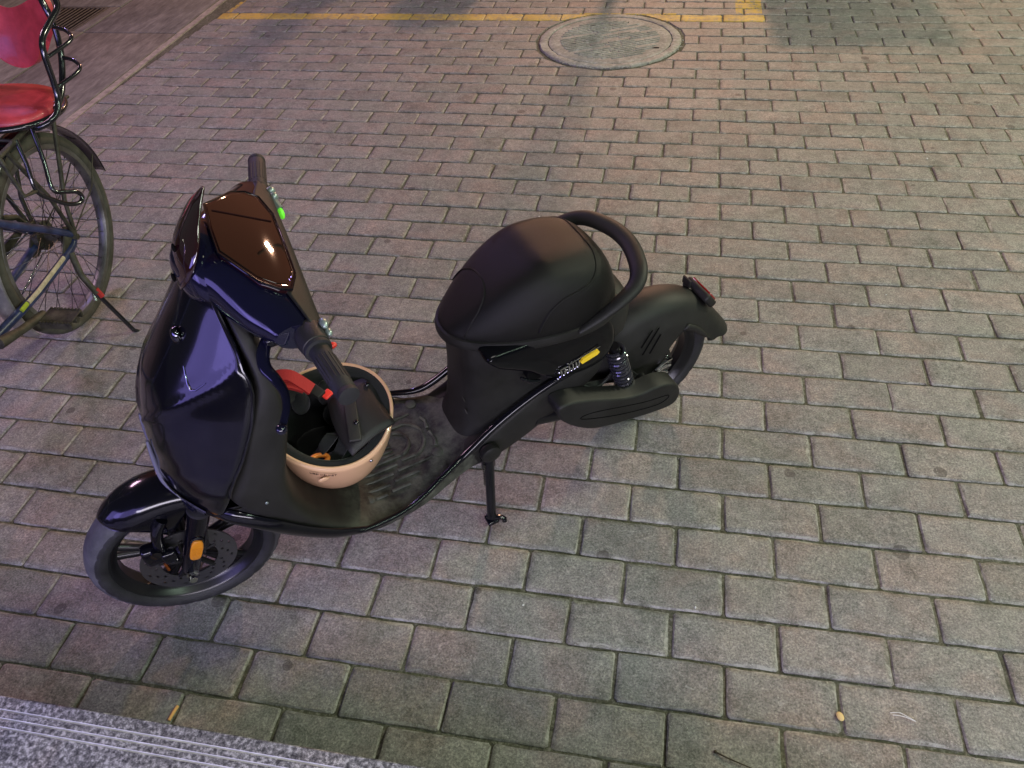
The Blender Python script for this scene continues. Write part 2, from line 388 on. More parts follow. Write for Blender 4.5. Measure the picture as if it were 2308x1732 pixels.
def brick_variant(seed, hx=.109, hy=.0537, h=.02):
    r = random.Random(seed); nx, ny = 8, 5; pts = []
    cr = [.004 + r.random() * .006 for _ in range(4)]
    def side(a, b, n):
        a, b = Vector(a), Vector(b); d = (b - a).normalized(); L_ = (b - a).length
        q = [0, .0055] + [.0055 + (L_ - .011) * i / (n - 2) for i in range(1, n - 2)] + [L_ - .0055]
        return [a + d * t for t in q]
    ring = side((-hx, -hy), (hx, -hy), nx) + side((hx, -hy), (hx, hy), ny) + side((hx, hy), (-hx, hy), nx) + side((-hx, hy), (-hx, -hy), ny)
    N_ = len(ring); corners = {0: 0, nx: 1, nx + ny: 2, 2 * nx + ny: 3}; out = []
    for i, p in enumerate(ring):
        q = Vector((p.x, p.y, 0))
        if i in corners:
            q -= Vector((math.copysign(cr[corners[i]] * .3, p.x), math.copysign(cr[corners[i]] * .3, p.y), 0))
        q += Vector((r.uniform(-.0011, .0011), r.uniform(-.0011, .0011), 0)); out.append(q)
    t1, t2 = r.uniform(-.0012, .0012), r.uniform(-.0012, .0012)
    def zz(p): return t1 * p.x / hx + t2 * p.y / hy
    r0 = [Vector((p.x * (1 - .014 / hx), p.y * (1 - .014 / hy), zz(p) + .0004)) for p in out]
    chip = [1 + (r.uniform(.5, 2.2) if r.random() < .14 else 0) for _ in out]
    r1 = [Vector((p.x * (1 - .0032 * c_ / hx), p.y * (1 - .0032 * c_ / hy), zz(p) + r.uniform(-.0004, .0002))) for p, c_ in zip(out, chip)]
    r2 = [Vector((p.x, p.y, zz(p) - .0025 - r.random() * .0012)) for p in out]
    r3 = [Vector((p.x * 1.0, p.y * 1.0, -h)) for p in out]
    v = r0 + r1 + r2 + r3; f = [tuple(range(N_))]
    for a in (0, 1, 2):
        for k in range(N_): f.append((a * N_ + k, (a + 1) * N_ + k, (a + 1) * N_ + (k + 1) % N_, a * N_ + (k + 1) % N_))
    return v, f
VAR = [brick_variant(s) for s in range(14)]
def edge_attr(me, n):
    at = me.attributes.new('edge', 'FLOAT', 'POINT'); q = len(VAR[0][0]) // 4
    at.data.foreach_set('value', ([0.] * q + [1.] * q + [1.] * q + [1.] * q) * n)
def vmesh(i, m, nm):
    v, f = VAR[i]; me = bpy.data.meshes.new(nm); me.from_pydata([tuple(p) for p in v], [], f); me.materials.append(m); edge_attr(me, 1)
    me.polygons.foreach_set('use_smooth', [True] * len(f)); me.set_sharp_from_angle(angle=rad(38)); return me
VM = [vmesh(i, M['brick'], 'brick') for i in range(14)]; VMY = [vmesh(i, M['ybrick'], 'painted_brick') for i in range(14)]
MHC = Vector((-.452, 3.103, 0)); MHR = .372
bricks = []
for row in range(-52, 6):
    par = 0 if row % 2 == 0 else 1
    u = -26 - (0 if par == 0 else 1)
    while u < 27:
        u0, u1 = max(u, -26), u + 2; u += 2
        if u1 - u0 < .3: continue
        # the joints wander a little from course to course
        a, b, c_, d = lat(u0, row), lat(u1, row), lat(u1, row + 1), lat(u0, row + 1)
        ctr = (a + b + c_ + d) / 4
        ctr += Vector((rng.uniform(-.0022, .0022), rng.uniform(-.0013, .0013), rng.uniform(-.0018, .0012)))
        lx = ((b - a).length + (c_ - d).length) / 2; ly = ((d - a).length + (c_ - b).length) / 2
        ang = math.atan2((b - a + c_ - d).y, (b - a + c_ - d).x) + rng.uniform(-.006, .006)
        bricks.append((row, u0, ctr, lx, ly, ang))
clipped = []; keep = []
for B in bricks:
    row, u0, ctr, lx, ly, ang = B
    d = (ctr.xy - MHC.xy).length
    if d > MHR + .14: keep.append(B)
    else:
        # brick cut to the ring of the manhole
        R2 = Matrix.Rotation(ang, 2); hx, hy = lx / 2 - .0035, ly / 2 - .0035
        P = [ctr.xy + R2 @ Vector(q) for q in ((-hx, -hy), (hx, -hy), (hx, hy), (-hx, hy))]
        if all((p - MHC.xy).length > MHR + .012 for p in P) and d > MHR + .05:
            keep.append(B); continue
        n = (ctr.xy - MHC.xy).normalized(); lim = MHR + .012 + rng.uniform(0, .012); out = []
        for i in range(4):
            p, q = P[i], P[(i + 1) % 4]; dp, dq = (p - MHC.xy).dot(n) - lim, (q - MHC.xy).dot(n) - lim
            if dp >= 0: out.append(p)
            if dp * dq < 0: out.append(p.lerp(q, dp / (dp - dq)))
        if len(out) >= 3:
            ar = abs(sum(out[i].x * out[(i + 1) % len(out)].y - out[(i + 1) % len(out)].x * out[i].y for i in range(len(out)))) / 2
            if ar > .0012: clipped.append((row, u0, out))
def score(B):
    q = to_px(B[2])
    if not q or not (-60 < q[0] < 2368 and -60 < q[1] < 1792): return 1e9
    return (B[2] - CAM_P).length
keep.sort(key=score)
singles = [B for B in keep if not (B[0] == -31 and B[1] < 3)][:300]; sid = set(id(b) for b in singles)
def brick_obj(B, i, meshes, nm):
    row, u0, ctr, lx, ly, ang = B
    o = bpy.data.objects.new(nm, meshes[i % 14]); C.objects.link(o); o.parent = ground
    o.location = ctr; o.rotation_euler = (0, 0, ang + (pi if (i // 14) % 2 else 0)); o.scale = ((lx / 2 - .0033) / .109, (ly / 2 - .0031) / .0537, 1)
for i, B in enumerate(singles): brick_obj(B, rng.randrange(28), VM, 'brick')
fv, ff = [], []
for B in keep:
    if id(B) in sid: continue
    row, u0, ctr, lx, ly, ang = B
    if row == -31 and u0 < 3: brick_obj(B, rng.randrange(28), VMY, 'painted_brick'); continue
    i = rng.randrange(14); R3 = Matrix.Rotation(ang, 3, 'Z'); sx, sy = (lx / 2 - .0033) / .109, (ly / 2 - .0031) / .0537
    n = len(fv); fv += [tuple(R3 @ Vector((p.x * sx, p.y * sy, p.z)) + ctr) for p in VAR[i][0]]; ff += [tuple(k + n for k in q) for q in VAR[i][1]]
fb = link('far_bricks', fv, ff, M['brick'], ground, auto=38); fb['kind'] = 'stuff'; edge_attr(fb.data, len(fv) // len(VAR[0][0]))
cy = []
for row, u0, P in clipped:
    c = sum(P, Vector((0, 0))) / len(P)
    if row == -31: P = P[:]
    r1 = [(*(c + (p - c) * .96), 0) for p in P]; r2 = [(*p, -.004) for p in P]; r3 = [(*p, -.02) for p in P]
    v, f = loft([r3, r2, r1]); link('painted_brick' if row == -31 else 'cut_brick', v, f, M['ybrick'] if row == -31 else M['brick'], ground, smooth=False)
# grit lying in the joints
gv, gf = [], []
for k in range(3400):
    row = rng.randrange(-16, 6); u = rng.uniform(-20, 16)
    if rng.random() < .62: p = lat(u, row) + Vector((0, rng.gauss(0, .003), 0))
    else:
        uu = 2 * round(u / 2) + (row % 2); p = lat(uu, row + rng.random()) + Vector((rng.gauss(0, .003), 0, 0))
    if to_px(p) is None: continue
    if p.y < -.64: continue
    s = rng.uniform(.0006, .0020) * (1.5 if rng.random() < .06 else 1); z = -.0052 + rng.uniform(0, .003)
    n = len(gv)
    for dx, dy, dz in ((1, 0, 0), (-.6, .9, 0), (-.6, -.8, 0), (0, 0, 1)):
        gv.append((p.x + dx * s * rng.uniform(.7, 1.8), p.y + dy * s * rng.uniform(.7, 1.5), z + dz * s * 1.2 + .001))
    gf += [(n, n + 1, n + 2), (n, n + 1, n + 3), (n + 1, n + 2, n + 3), (n + 2, n, n + 3)]
gr = link('joint_grit', gv, gf, stone_mat('pale_grit', [(.3, (.06, .055, .04)), (.55, (.16, .15, .12)), (.75, (.45, .43, .38))], 300, .9, .2), ground, smooth=False); gr['kind'] = 'stuff'

# kerb strip and chiselled slabs on the far left
def wavy_strip(x0, x1, y0, y1, z, n=60, amp=.004):
    v = []
    for i in range(n + 1):
        y = y0 + (y1 - y0) * i / n
        v += [(x0 + rng.uniform(-amp, amp), y, -.02), (x0 + rng.uniform(-amp, amp), y, z), (x1 + rng.uniform(-amp, amp), y, z), (x1 + rng.uniform(-amp, amp), y, -.02)]
    f = gridf(n + 1, 4); f += [(0, 1, 2, 3), (n * 4 + 3, n * 4 + 2, n * 4 + 1, n * 4)]; return v, f
v, f = wavy_strip(-2.985, -2.943, -.6, 7, .002)
link('kerb_joint_strip', v, f, mat('pale_cement_strip', (.30, .26, .22), .85, var=.35, vscale=25, bump=.5, bscale=150), ground, smooth=False)
def slab(x0, x1, y0, y1):
    g = 0.004
    v, f = box(((x0 + x1) / 2, (y0 + y1) / 2, -.018), (x1 - x0 - 2 * g, y1 - y0 - 2 * g, .04), .003)
    link('stone_slab', v, f, M['slab'], ground, smooth=True, auto=40)
for k in range(6):
    slab(-3.60, -2.99, -.6 + k * 1.25, .65 + k * 1.25)
yy = [-.6, .7, 1.95, 3.175, 3.595, 4.9, 6.2]
for a, b in zip(yy[:-1], yy[1:]):
    if abs(a - 3.175) < .01: slab(-4.30, -4.09, a, b); slab(-3.685, -3.612, a, b)
    else: slab(-4.30, -3.612, a, b)
for k in range(6): slab(-5.6, -4.312, -.6 + k * 1.3, .7 + k * 1.3)
gt = top('drain_grate', 'rusty slatted drain grate set in the stone slabs behind the pink child seat', 'drain grate', Matrix.Translation((-3.887, 3.385, 0)))
g = G()
for sx, sy, lx, ly in ((0, .197, .40, .02), (0, -.197, .40, .02), (.19, 0, .02, .375), (-.19, 0, .02, .375)): g.add(*box((sx, sy, -.008), (lx, ly, .02), .002))
g.put('grate_frame', M['grate'], gt)
for k in range(11):
    x = -.16 + k * .032
    link('slat', *box((x, 0, -.008), (.012, .372, .016), .002), M['grate'], gt, auto=40)
link('pit_shade', *box((0, 0, -.0045), (.372, .38, .004)), M['dark'], gt, smooth=False)  # black sheet stands in for the shade under the slats

# granite step in front of the shop
st = top('granite_step', 'speckled grey granite doorstep with three saw cut grooves along its edge', 'step', Matrix.Translation((0, -.69, 0)))
prof = [(-1.6, .12), ]
gr_y = [-.072, -.056, -.040] if False else [-.060, -.044, -.028]
x0, x1 = -4.6, .35
tp = [(-1.7, .12)]
for gy in gr_y: tp += [(gy - .0022, .12), (gy - .0012, .1185), (gy + .0012, .1185), (gy + .0022, .12)]
tp += [(-.003, .12), (0, .117), (0, .083), (-1.7, .083)]
n = len(tp); v = [(x0, y, z) for y, z in tp] + [(x1, y, z) for y, z in tp]
f = [(k, (k + 1) % n, n + (k + 1) % n, n + k) for k in range(n)] + [tuple(range(n)), tuple(range(n, 2 * n))]
fm = [0] * len(f)
for q in range(3):
    for t in (1, 2, 3): fm[q * 4 + t] = 1
link('tread', v, f, None, st, smooth=False, mats=[M['granite'], M['groove']], fmat=fm)
link('riser', *box(((x0 + x1) / 2, -.86, .0357), (x1 - x0, 1.67, .094)), M['granite'], st, smooth=False)

# manhole
mh = top('manhole', 'round worn concrete manhole with ribbed cover beside the yellow line', 'manhole cover', Matrix.Translation(MHC))
def ringprof(prof, m, nm, seg=96, jit=.0015):
    v = []; f = []
    for i in range(seg):
        a = 2 * pi * i / seg
        for k, (r, z) in enumerate(prof): rr = r + rng.uniform(-jit, jit) * (1 if r > .05 else 0); v.append((rr * cos(a), rr * sin(a), z + rng.uniform(-jit, jit) * .3))
    f = gridf(seg, len(prof), True); return link(nm, v, f, m, mh, auto=50)
ringprof([(.372, -.018), (.371, .001), (.367, .005), (.333, .006), (.327, .004), (.326, -.012)], M['concrete'], 'frame', jit=.003)
v = [(0, 0, .005)]; f = []
prof = [(.15, .005), (.29, .005), (.314, .005), (.321, .002), (.322, -.012)]
for i in range(96):
    a = 2 * pi * i / 96
    for r, z in prof: v.append((r * cos(a), r * sin(a), z))
for i in range(96):
    j = (i + 1) % 96; f.append((0, 1 + i * 5, 1 + j * 5))
    for k in range(4): f.append((1 + i * 5 + k, 1 + i * 5 + k + 1, 1 + j * 5 + k + 1, 1 + j * 5 + k))
cover = link('cover', v, f, M['concrete'], mh, auto=50)
# raised ribs across the cover, broken here and there
g = G(); R2 = Matrix.Rotation(rad(26), 2)
for k in range(-11, 12):
    d = k * .0225; half = math.sqrt(max(0, .262 ** 2 - d * d)); x = -half
    while x < half - .02:
        L_ = min(rng.uniform(.05, .22), half - x)
        if not (abs(x + L_ / 2) < .05 and abs(d) < .03) and rng.random() < .85:
            c0 = R2 @ Vector((x + L_ / 2, d + rng.uniform(-.001, .001)))
            vv, f2 = box((0, 0, 0), (L_ - .006, .009, .007), .0016); R3 = Matrix.Rotation(rad(26), 3, 'Z')
            g.add([R3 @ Vector(p) + Vector((c0.x, c0.y, .0058)) for p in vv], f2)
        x += L_
g.put('rib_pattern', M['concrete'], cover)
g = G()
for a_, r_ in ((200, .2), (335, .27), (75, .25), (120, .22), (262, .21)):
    G().add(*box((r_ * cos(rad(a_)), r_ * sin(rad(a_)), .0045), (.035, .014, .004), .001)).put('lifting_slot_shade', M['dark'], cover)  # black blocks painted as the shade inside the slots

dg = G()
for k in range(160):
    a = rng.choice([rng.gauss(rad(258), .35), rng.uniform(0, 2 * pi)]); r = rng.choice([rng.gauss(.378, .004), rng.gauss(.324, .003)])
    s = rng.uniform(.0015, .006); dg.add(*ball((r * cos(a), r * sin(a), .003), s, (1, rng.uniform(.5, 1), .5), 3))
o = dg.put('loose_grit', M['concrete'], mh, auto=80); o['kind'] = 'stuff'

# ------------------------------------------------------------------ electric scooter (local x forward, y left, z up)
F3 = Matrix(((-.76828, -.64011, 0), (.63661, -.76407, -.104528), (.06691, -.080307, .994522)))   # rows: forward, left, up
MW = Matrix.Translation((-.143, .387, 0)) @ F3.transposed().to_4x4()
MW = MW @ Matrix.Translation((.10, 0, 0)) @ Matrix.Rotation(rad(-2.1), 4, 'Z') @ Matrix.Translation((-.10, 0, 0))
S = top('electric_scooter', 'black electric scooter on its side stand, helmet lying on its footboard', 'scooter', MW)
AX0 = Vector((1.135, 0, .20)); AXD = (Vector((.905, 0, .85)) - AX0).normalized()
STEER = Matrix.Translation(AX0) @ Matrix.Rotation(rad(-4.4), 4, AXD) @ Matrix.Translation(-AX0)
def st_(p): return STEER @ Vector(p)
def sh_(p): return STEER @ Vector(p) + Vector((0, 0, -.016))

def tyre_prof(R, w, ri):
    P = [(R, 0), (R - .0015, w * .35), (R - .006, w * .65), (R - .016, w * .93), (R - .028, w), (R - .042, w * .92), (ri, w * .72), (ri - .004, w * .5)]
    up = [(r, y) for r, y in P]; dn = [(r, -y) for r, y in P[1:]]
    return up + dn[::-1]
# tyre tread grooves as geometry: dips pushed into the crown
def tyre_mesh(R, w, ri, c, seg=144, ngroove=30):
    prof = [(R, 0), (R - .0006, w * .2), (R - .0022, w * .4), (R - .0055, w * .6), (R - .011, w * .78), (R - .019, w * .93), (R - .027, w), (R - .036, w * .94), (R - .042, w * .84), (ri, w * .72)]
    full = prof[::-1] + [(r, -y) for r, y in prof[1:]]
    m = len(full); v = []
    for i in range(seg):
        for j, (r, y) in enumerate(full):
            a = 2 * pi * i / seg; t = abs(y) / w
            dip = 0
            if .18 < t < .95 and r > R - .022:
                ph = (i / seg * ngroove + t * 1.1 + (.5 if y > 0 else 0)) % 1
                if ph < .16: dip = .0026
            if j == m // 2 : dip = .002
            a2 = a
            v.append((c[0] + (r - dip) * cos(a2), c[1] + y, c[2] + (r - dip) * sin(a2)))
    f = [(i * m + j, ((i + 1) % seg) * m + j, ((i + 1) % seg) * m + j + 1, i * m + j + 1) for i in range(seg) for j in range(m - 1)]
    return v, f
def scooter_wheel(c, R, w, rot0, steer, disc):
    X = (lambda p: st_(p)) if steer else (lambda p: Vector(p))
    ri = R - .046; g = G()
    g.add(*revolve_y([(ri + .004, w * .72), (ri + .001, w * .80), (ri - .004, w * .72), (ri - .008, w * .45), (ri - .016, w * .3), (ri - .016, -w * .3), (ri - .008, -w * .45), (ri - .004, -w * .72), (ri + .001, -w * .8), (ri + .004, -w * .72)], 96, c))
    for k in range(5):
        a = rot0 + 2 * pi * k / 5
        for da in (-.11, .11):
            p0 = Vector((c[0] + .03 * cos(a), c[1], c[2] + .03 * sin(a))); p1 = Vector((c[0] + (ri - .012) * cos(a + da), c[1], c[2] + (ri - .012) * sin(a + da)))
            g.add(*tube([p0 + Vector((0, .006, 0)), (p0 + p1) / 2 + Vector((0, .004, 0)), p1], [.011, .009, .010], 10, smooth=4, oval=(1.0, .8)))
    g.add(*revolve_y([(.0, w * .95), (.024, w * .95), (.030, w * .8), (.034, w * .3), (.034, -w * .3), (.03, -w * .8), (.024, -w * .95), (0, -w * .95)], 40, c))
    rim = g.xf(X).put('wheel', M['rim'], S, label='front black alloy wheel with paired spokes' if steer else None)
    g = G().add(*tyre_mesh(R, w, ri, c)); ty = g.xf(X).put('tyre', M['rubber'], rim, auto=35); ty.data.materials.append(M['tread'])
    for q in ty.data.polygons:
        if 4 <= q.index % 18 <= 13: q.material_index = 1
    if disc:
        g = G(); y = w * .95 + .004; rr = .098; n = 72
        hv = []; hf = []
        # drilled disc: rings of cells, holes left open
        radii = [.058, .066, .071, .0755, .080, .0845, .089, rr]
        for i in range(n):
            a = 2 * pi * i / n
            for r in radii: hv += [(c[0] + r * cos(a), y, c[2] + r * sin(a)), (c[0] + r * cos(a), y + .003, c[2] + r * sin(a))]
        m = len(radii) * 2
        for i in range(n):
            j = (i + 1) % n
            for k in range(len(radii) - 1):
                if (k == 1 and i % 6 == 0) or (k == 3 and i % 6 == 2) or (k == 5 and i % 6 == 4): continue
                for s_ in (0, 1):
                    hf.append((i * m + 2 * k + s_, i * m + 2 * k + 2 + s_, j * m + 2 * k + 2 + s_, j * m + 2 * k + s_))
            hf.append((i * m + m - 2, i * m + m - 1, j * m + m - 1, j * m + m - 2))
        g.add(hv, hf); g.xf(X).put('brake_disc', M['disc'], rim, auto=30)
        g = G()
        for k in range(5):
            a = 2 * pi * k / 5; g.add(*tube([(c[0] + .02 * cos(a), y, c[2] + .02 * sin(a)), (c[0] + .062 * cos(a + .3), y, c[2] + .062 * sin(a + .3))], .006, 8))
        g.xf(X).put('disc_carrier', M['rim'], rim)
    return rim
FW = (1.166, 0, .2)
scooter_wheel(FW, .2, .040, .35, True, True)
scooter_wheel((0, 0, .2), .2, .040, .1, False, False)
# rear hub motor
g = G().add(*revolve_y([(0, .055), (.05, .055), (.075, .045), (.08, .03), (.08, -.03), (.075, -.045), (.05, -.055), (0, -.055)], 48, (0, 0, .2)))
hm = g.put('hub_motor', M['rim'], S)
g = G()
for k in range(16):
    a = 2 * pi * k / 16; g.add(*box((.062 * cos(a), .052, .2 + .062 * sin(a)), (.008, .008, .008), .001))
for q in range(5): g.add(*tube([(-.035 - .006 * q, .060 + .006 * (q % 2), .185 + .012 * q), (-.02, .07, .205 + .008 * q), (.02, .065, .20)], .0035, 7, smooth=4))
g.put('hub_bolts_and_cable', M['chrome'], hm)

# --- frame body: leg shield, footboard, underside in one matte shell
ST = [((.905, .880), (.930, .880), .085), ((.893, .83), (.925, .83), .142), ((.885, .75), (.926, .755), .182), ((.884, .66), (.972, .67), .193),
      ((.905, .57), (1.005, .585), .195), ((.918, .49), (1.040, .515), .190), ((.914, .415), (1.015, .455), .188), ((.886, .34), (.975, .385), .186),
      ((.835, .285), (.92, .315), .186), ((.79, .258), (.865, .262), .185), ((.735, .250), (.79, .222), .181), ((.67, .250), (.68, .205), .163),
      ((.61, .252), (.61, .195), .136), ((.55, .256), (.55, .19), .115), ((.47, .285), (.47, .19), .102), ((.38, .33), (.38, .21), .100), ((.30, .36), (.30, .25), .098), ((.22, .40), (.22, .31), .09)]
def body_ring(T, B, W, n=36, bulge=.0):
    T = Vector((T[0], 0, T[1])); B = Vector((B[0], 0, B[1])); c = (T + B) / 2; h = (T - B) / 2; out = []
    for k in range(n):
        a = 2 * pi * k / n; e = 2 / 5.0
        q = math.copysign(abs(cos(a)) ** e, cos(a)); s_ = math.copysign(abs(sin(a)) ** e, sin(a))
        out.append(c + Vector((0, q * W, 0)) + h * s_)
    return out
def interp_st(ST, n):
    A = [Vector((*t, *b)) for t, b, w_ in ST]
    rows = [[*t, *b, w_] for t, b, w_ in ST]; out = []
    for i in range(len(rows) - 1):
        a, b, c, d = rows[max(i - 1, 0)], rows[i], rows[i + 1], rows[min(i + 2, len(rows) - 1)]
        for k in range(n):
            t = k / n; out.append([.5 * ((2 * b[j]) + (c[j] - a[j]) * t + (2 * a[j] - 5 * b[j] + 4 * c[j] - d[j]) * t * t + (3 * b[j] - a[j] - 3 * c[j] + d[j]) * t ** 3) for j in range(5)])
    out.append(rows[-1]); return out
RS = interp_st(ST, 5)
body = G().add(*loft([body_ring(r[:2], r[2:4], r[4], 48) for r in RS])).put('body_shell', M['body'], S, auto=50)
# glossy strip round the edge of the footboard, both sides
for sgn in (1, -1):
    P = [(.868, .186, .300), (.85, .189, .283), (.825, .190, .268), (.80, .188, .260), (.735, .182, .256), (.68, .168, .256), (.62, .141, .258), (.57, .121, .262), (.53, .113, .278), (.47, .108, .315), (.40, .107, .355), (.33, .107, .385), (.27, .108, .40), (.21, .102, .415)]
    g = G().add(*tube([(x, y * sgn, z) for x, y, z in P], [.001, .004, .006, .006, .006, .006, .007, .008, .009, .009, .009, .008, .007, .005], 12, smooth=6)); g.put('footboard_trim', M['gloss'], body)
    # lower side fairing
    P = [(.56, .245), (.50, .275), (.42, .325), (.34, .372), (.25, .400), (.19, .405), (.20, .355), (.28, .295), (.36, .245), (.45, .205), (.54, .195), (.60, .20)]
    v, f = slabxz(P, sgn * .07, sgn * .107, .008, 4, .004); g = G().add(v, f); g.put('side_fairing', M['matte'], body, auto=50)
# glossy lower skirt under the leg shield (front corner)
for sgn in (1, -1):
    P = [(1.085, .110 * sgn, .43), (1.045, .165 * sgn, .452), (.99, .188 * sgn, .415), (.93, .189 * sgn, .345), (.87, .188 * sgn, .29), (.80, .185 * sgn, .25)]
    g = G().add(*tube(P, [.010, .014, .014, .013, .012, .008], 12, smooth=6, oval=(1.4, .7))); g.put('lower_skirt_trim', M['gloss'], body)
# footboard relief: ribs, arcs, screw caps
g = G()
RIB = [((.800, .034), (.675, .034)), ((.800, .055), (.691, .054)), ((.800, .075), (.708, .074)), ((.800, .098), (.725, .098)), ((.766, .121), (.740, .120)),
       ((.678, .048), (.640, .048)), ((.695, .071), (.612, .070)), ((.712, .094), (.653, .093)), ((.727, .117), (.683, .116))]
def ribz(x): return .2512
for a, b in RIB:
    for s_ in (1, -1):
        g.add(*tube([(a[0], a[1] * s_, ribz(a[0])), (b[0], b[1] * s_, ribz(b[0]))], .0042, 8, oval=(.8, 1)))
for r_, x_ in ((.052, .625), (.034, .645)):
    g.add(*tube([(x_ + .052 - r_ * cos(t) - .02, r_ * sin(t), .2512) for t in np.linspace(-1.35, 1.35, 18)], .0042, 8, oval=(.8, 1)))
g.add(*tube([(.592, .046, .2535), (.586, .03, .2535), (.590, .003, .2535)], .004, 8)); g.add(*tube([(.592, -.046, .2535), (.586, -.03, .2535), (.590, -.01, .2535)], .004, 8))
for k in range(-2, 3): g.add(*box((.70, .012 * k, .2505), (.028, .006, .004), .001))
g.put('footboard_ribs', M['dusty'], body)
for x_, y_ in ((.596, .066), (.781, .118), (.596, -.095), (.781, -.118)):
    g = G().add(*revolve_y([(0, .0), (.010, 0), (.0125, -.002), (.0125, -.008)], 20)).xf(lambda p: Vector((p.x + x_, p.z + y_, p.y + .2555)))
    g.put('screw_cap', M['dusty'], body)
# chips of dust-coloured wear on the inner shield
g = G()
for p in ((.975, .194, .485), (.905, .189, .330), (.868, .189, .295)): G().add(*ball(p, .003, (1, .3, 1.3), 5)).put('snap_clip', M['silver'], body)

# --- front shield, glossy
SH = [(.885, .955, .080, .018), (.86, .972, .105, .038), (.815, 1.003, .150, .076), (.76, 1.044, .182, .116), (.70, 1.088, .195, .140), (.64, 1.112, .199, .134), (.58, 1.126, .197, .118), (.52, 1.132, .187, .098), (.46, 1.130, .165, .072), (.41, 1.120, .125, .046), (.365, 1.104, .085, .028), (.335, 1.088, .045, .014)]
def shp(z):
    zs = [s[0] for s in SH][::-1]; return [float(np.interp(z, zs, [s[i] for s in SH][::-1])) for i in (1, 2, 3)]
nz, ny = 90, 49; v = []
rows = []
zsm = np.linspace(.885, .335, nz)
def sm(i):   # smoothed columns
    raw = np.array([shp(z)[i] for z in zsm]); k = np.array([1, 2, 3, 4, 3, 2, 1.]); k /= k.sum()
    return np.convolve(np.pad(raw, 3, mode='edge'), k, 'valid')
XX, WW, DD = sm(0), sm(1), sm(2)
def shield_pt(i, t):
    x = XX[i] - DD[i] * abs(t) ** 2.3; y = WW[i] * t; z = zsm[i]
    # pressed chevron crease and two sweeping folds
    m = abs(t)
    zc = .735 - .26 * (1 - m) * .6                      # chevron line falling to the middle
    x += .006 * math.exp(-((z - (.60 + .20 * m)) / .012) ** 2) * (1 if m > .12 else m / .12)
    x -= .005 / (1 + math.exp(-(z - (.50 + .10 * m)) / .006)) * .8
    x += .004 / (1 + math.exp(-(z - (.445 + .09 * m * m)) / .005))
    return Vector((x, y, z))
for i in range(nz):
    for j in range(ny): v.append(shield_pt(i, -1 + 2 * j / (ny - 1)))
f = gridf(nz, ny)
sh = link('front_shield', v, f, M['gloss'], S, label='glossy black front shield with pressed folds')
md = sh.modifiers.new('thick', 'SOLIDIFY'); md.thickness = .006; md.offset = -1
# rim bead of the shield
g = G().add(*tube([shield_pt(i, 1) + Vector((-.001, -.001, 0)) for i in range(0, 60, 3)], .0030, 8)); g.add(*tube([shield_pt(i, -1) + Vector((-.001, .001, 0)) for i in range(0, 60, 3)], .0030, 8))
g.put('shield_edge', M['gloss'], sh)
def on_shield(z, t, off=.0):
    i = int(round((.885 - z) / .55 * (nz - 1))); p = shield_pt(i, t); return p + Vector((off, .35 * t * off, 0))
# emblem bump and little v mark
g = G().add(*ball(on_shield(.805, .30, .000), .014, (.7, 1, 1.2), 12)); g.put('emblem', M['emblem'], sh)
g = G(); g.add(*tube([on_shield(.775, .50, .001), on_shield(.742, .62, .001), on_shield(.762, .72, .001)], [.0008, .0022, .0008], 8, smooth=3)); g.put('v_mark', M['emblem'], sh)
# daytime light strip along the lower edge and clear lower lens
for sgn in (1, -1):
    P = [on_shield(z, sgn * t, .004) for z, t in ((.58, .18), (.53, .20), (.48, .26), (.44, .36), (.41, .50))]
    g = G().add(*tube(P, [.003, .005, .006, .005, .003], 10, smooth=5)); g.put('light_strip', M['clear'], sh)
v = []; 
for i in range(13):
    for j in range(19):
        z = .455 - .075 * i / 12 - .0; t = -.86 + 1.72 * j / 18
        z2 = z + .035 * (1 - abs(t) ** 2) * (1 - i / 12); p = on_shield(min(z2, .88), t, .004); p.z = z2; v.append(p)
link('lower_lens', v, gridf(13, 19), M['clear'], sh)
g = G()
for k in range(3):
    g.add(*tube([on_shield(.40 - .012 * k, t, .010) for t in np.linspace(-.7, .7, 12)], .0022, 8))
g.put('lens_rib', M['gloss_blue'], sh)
link('valance', *loft([[Vector((x_, w_ * cos(a), z_ + h_ * sin(a))) for a in np.linspace(0, 2 * pi, 25)[:-1]] for x_, w_, z_, h_ in ((1.105, .03, .36, .01), (1.085, .09, .385, .022), (1.05, .13, .42, .03), (1.0, .15, .44, .03))]), M['gloss'], sh)

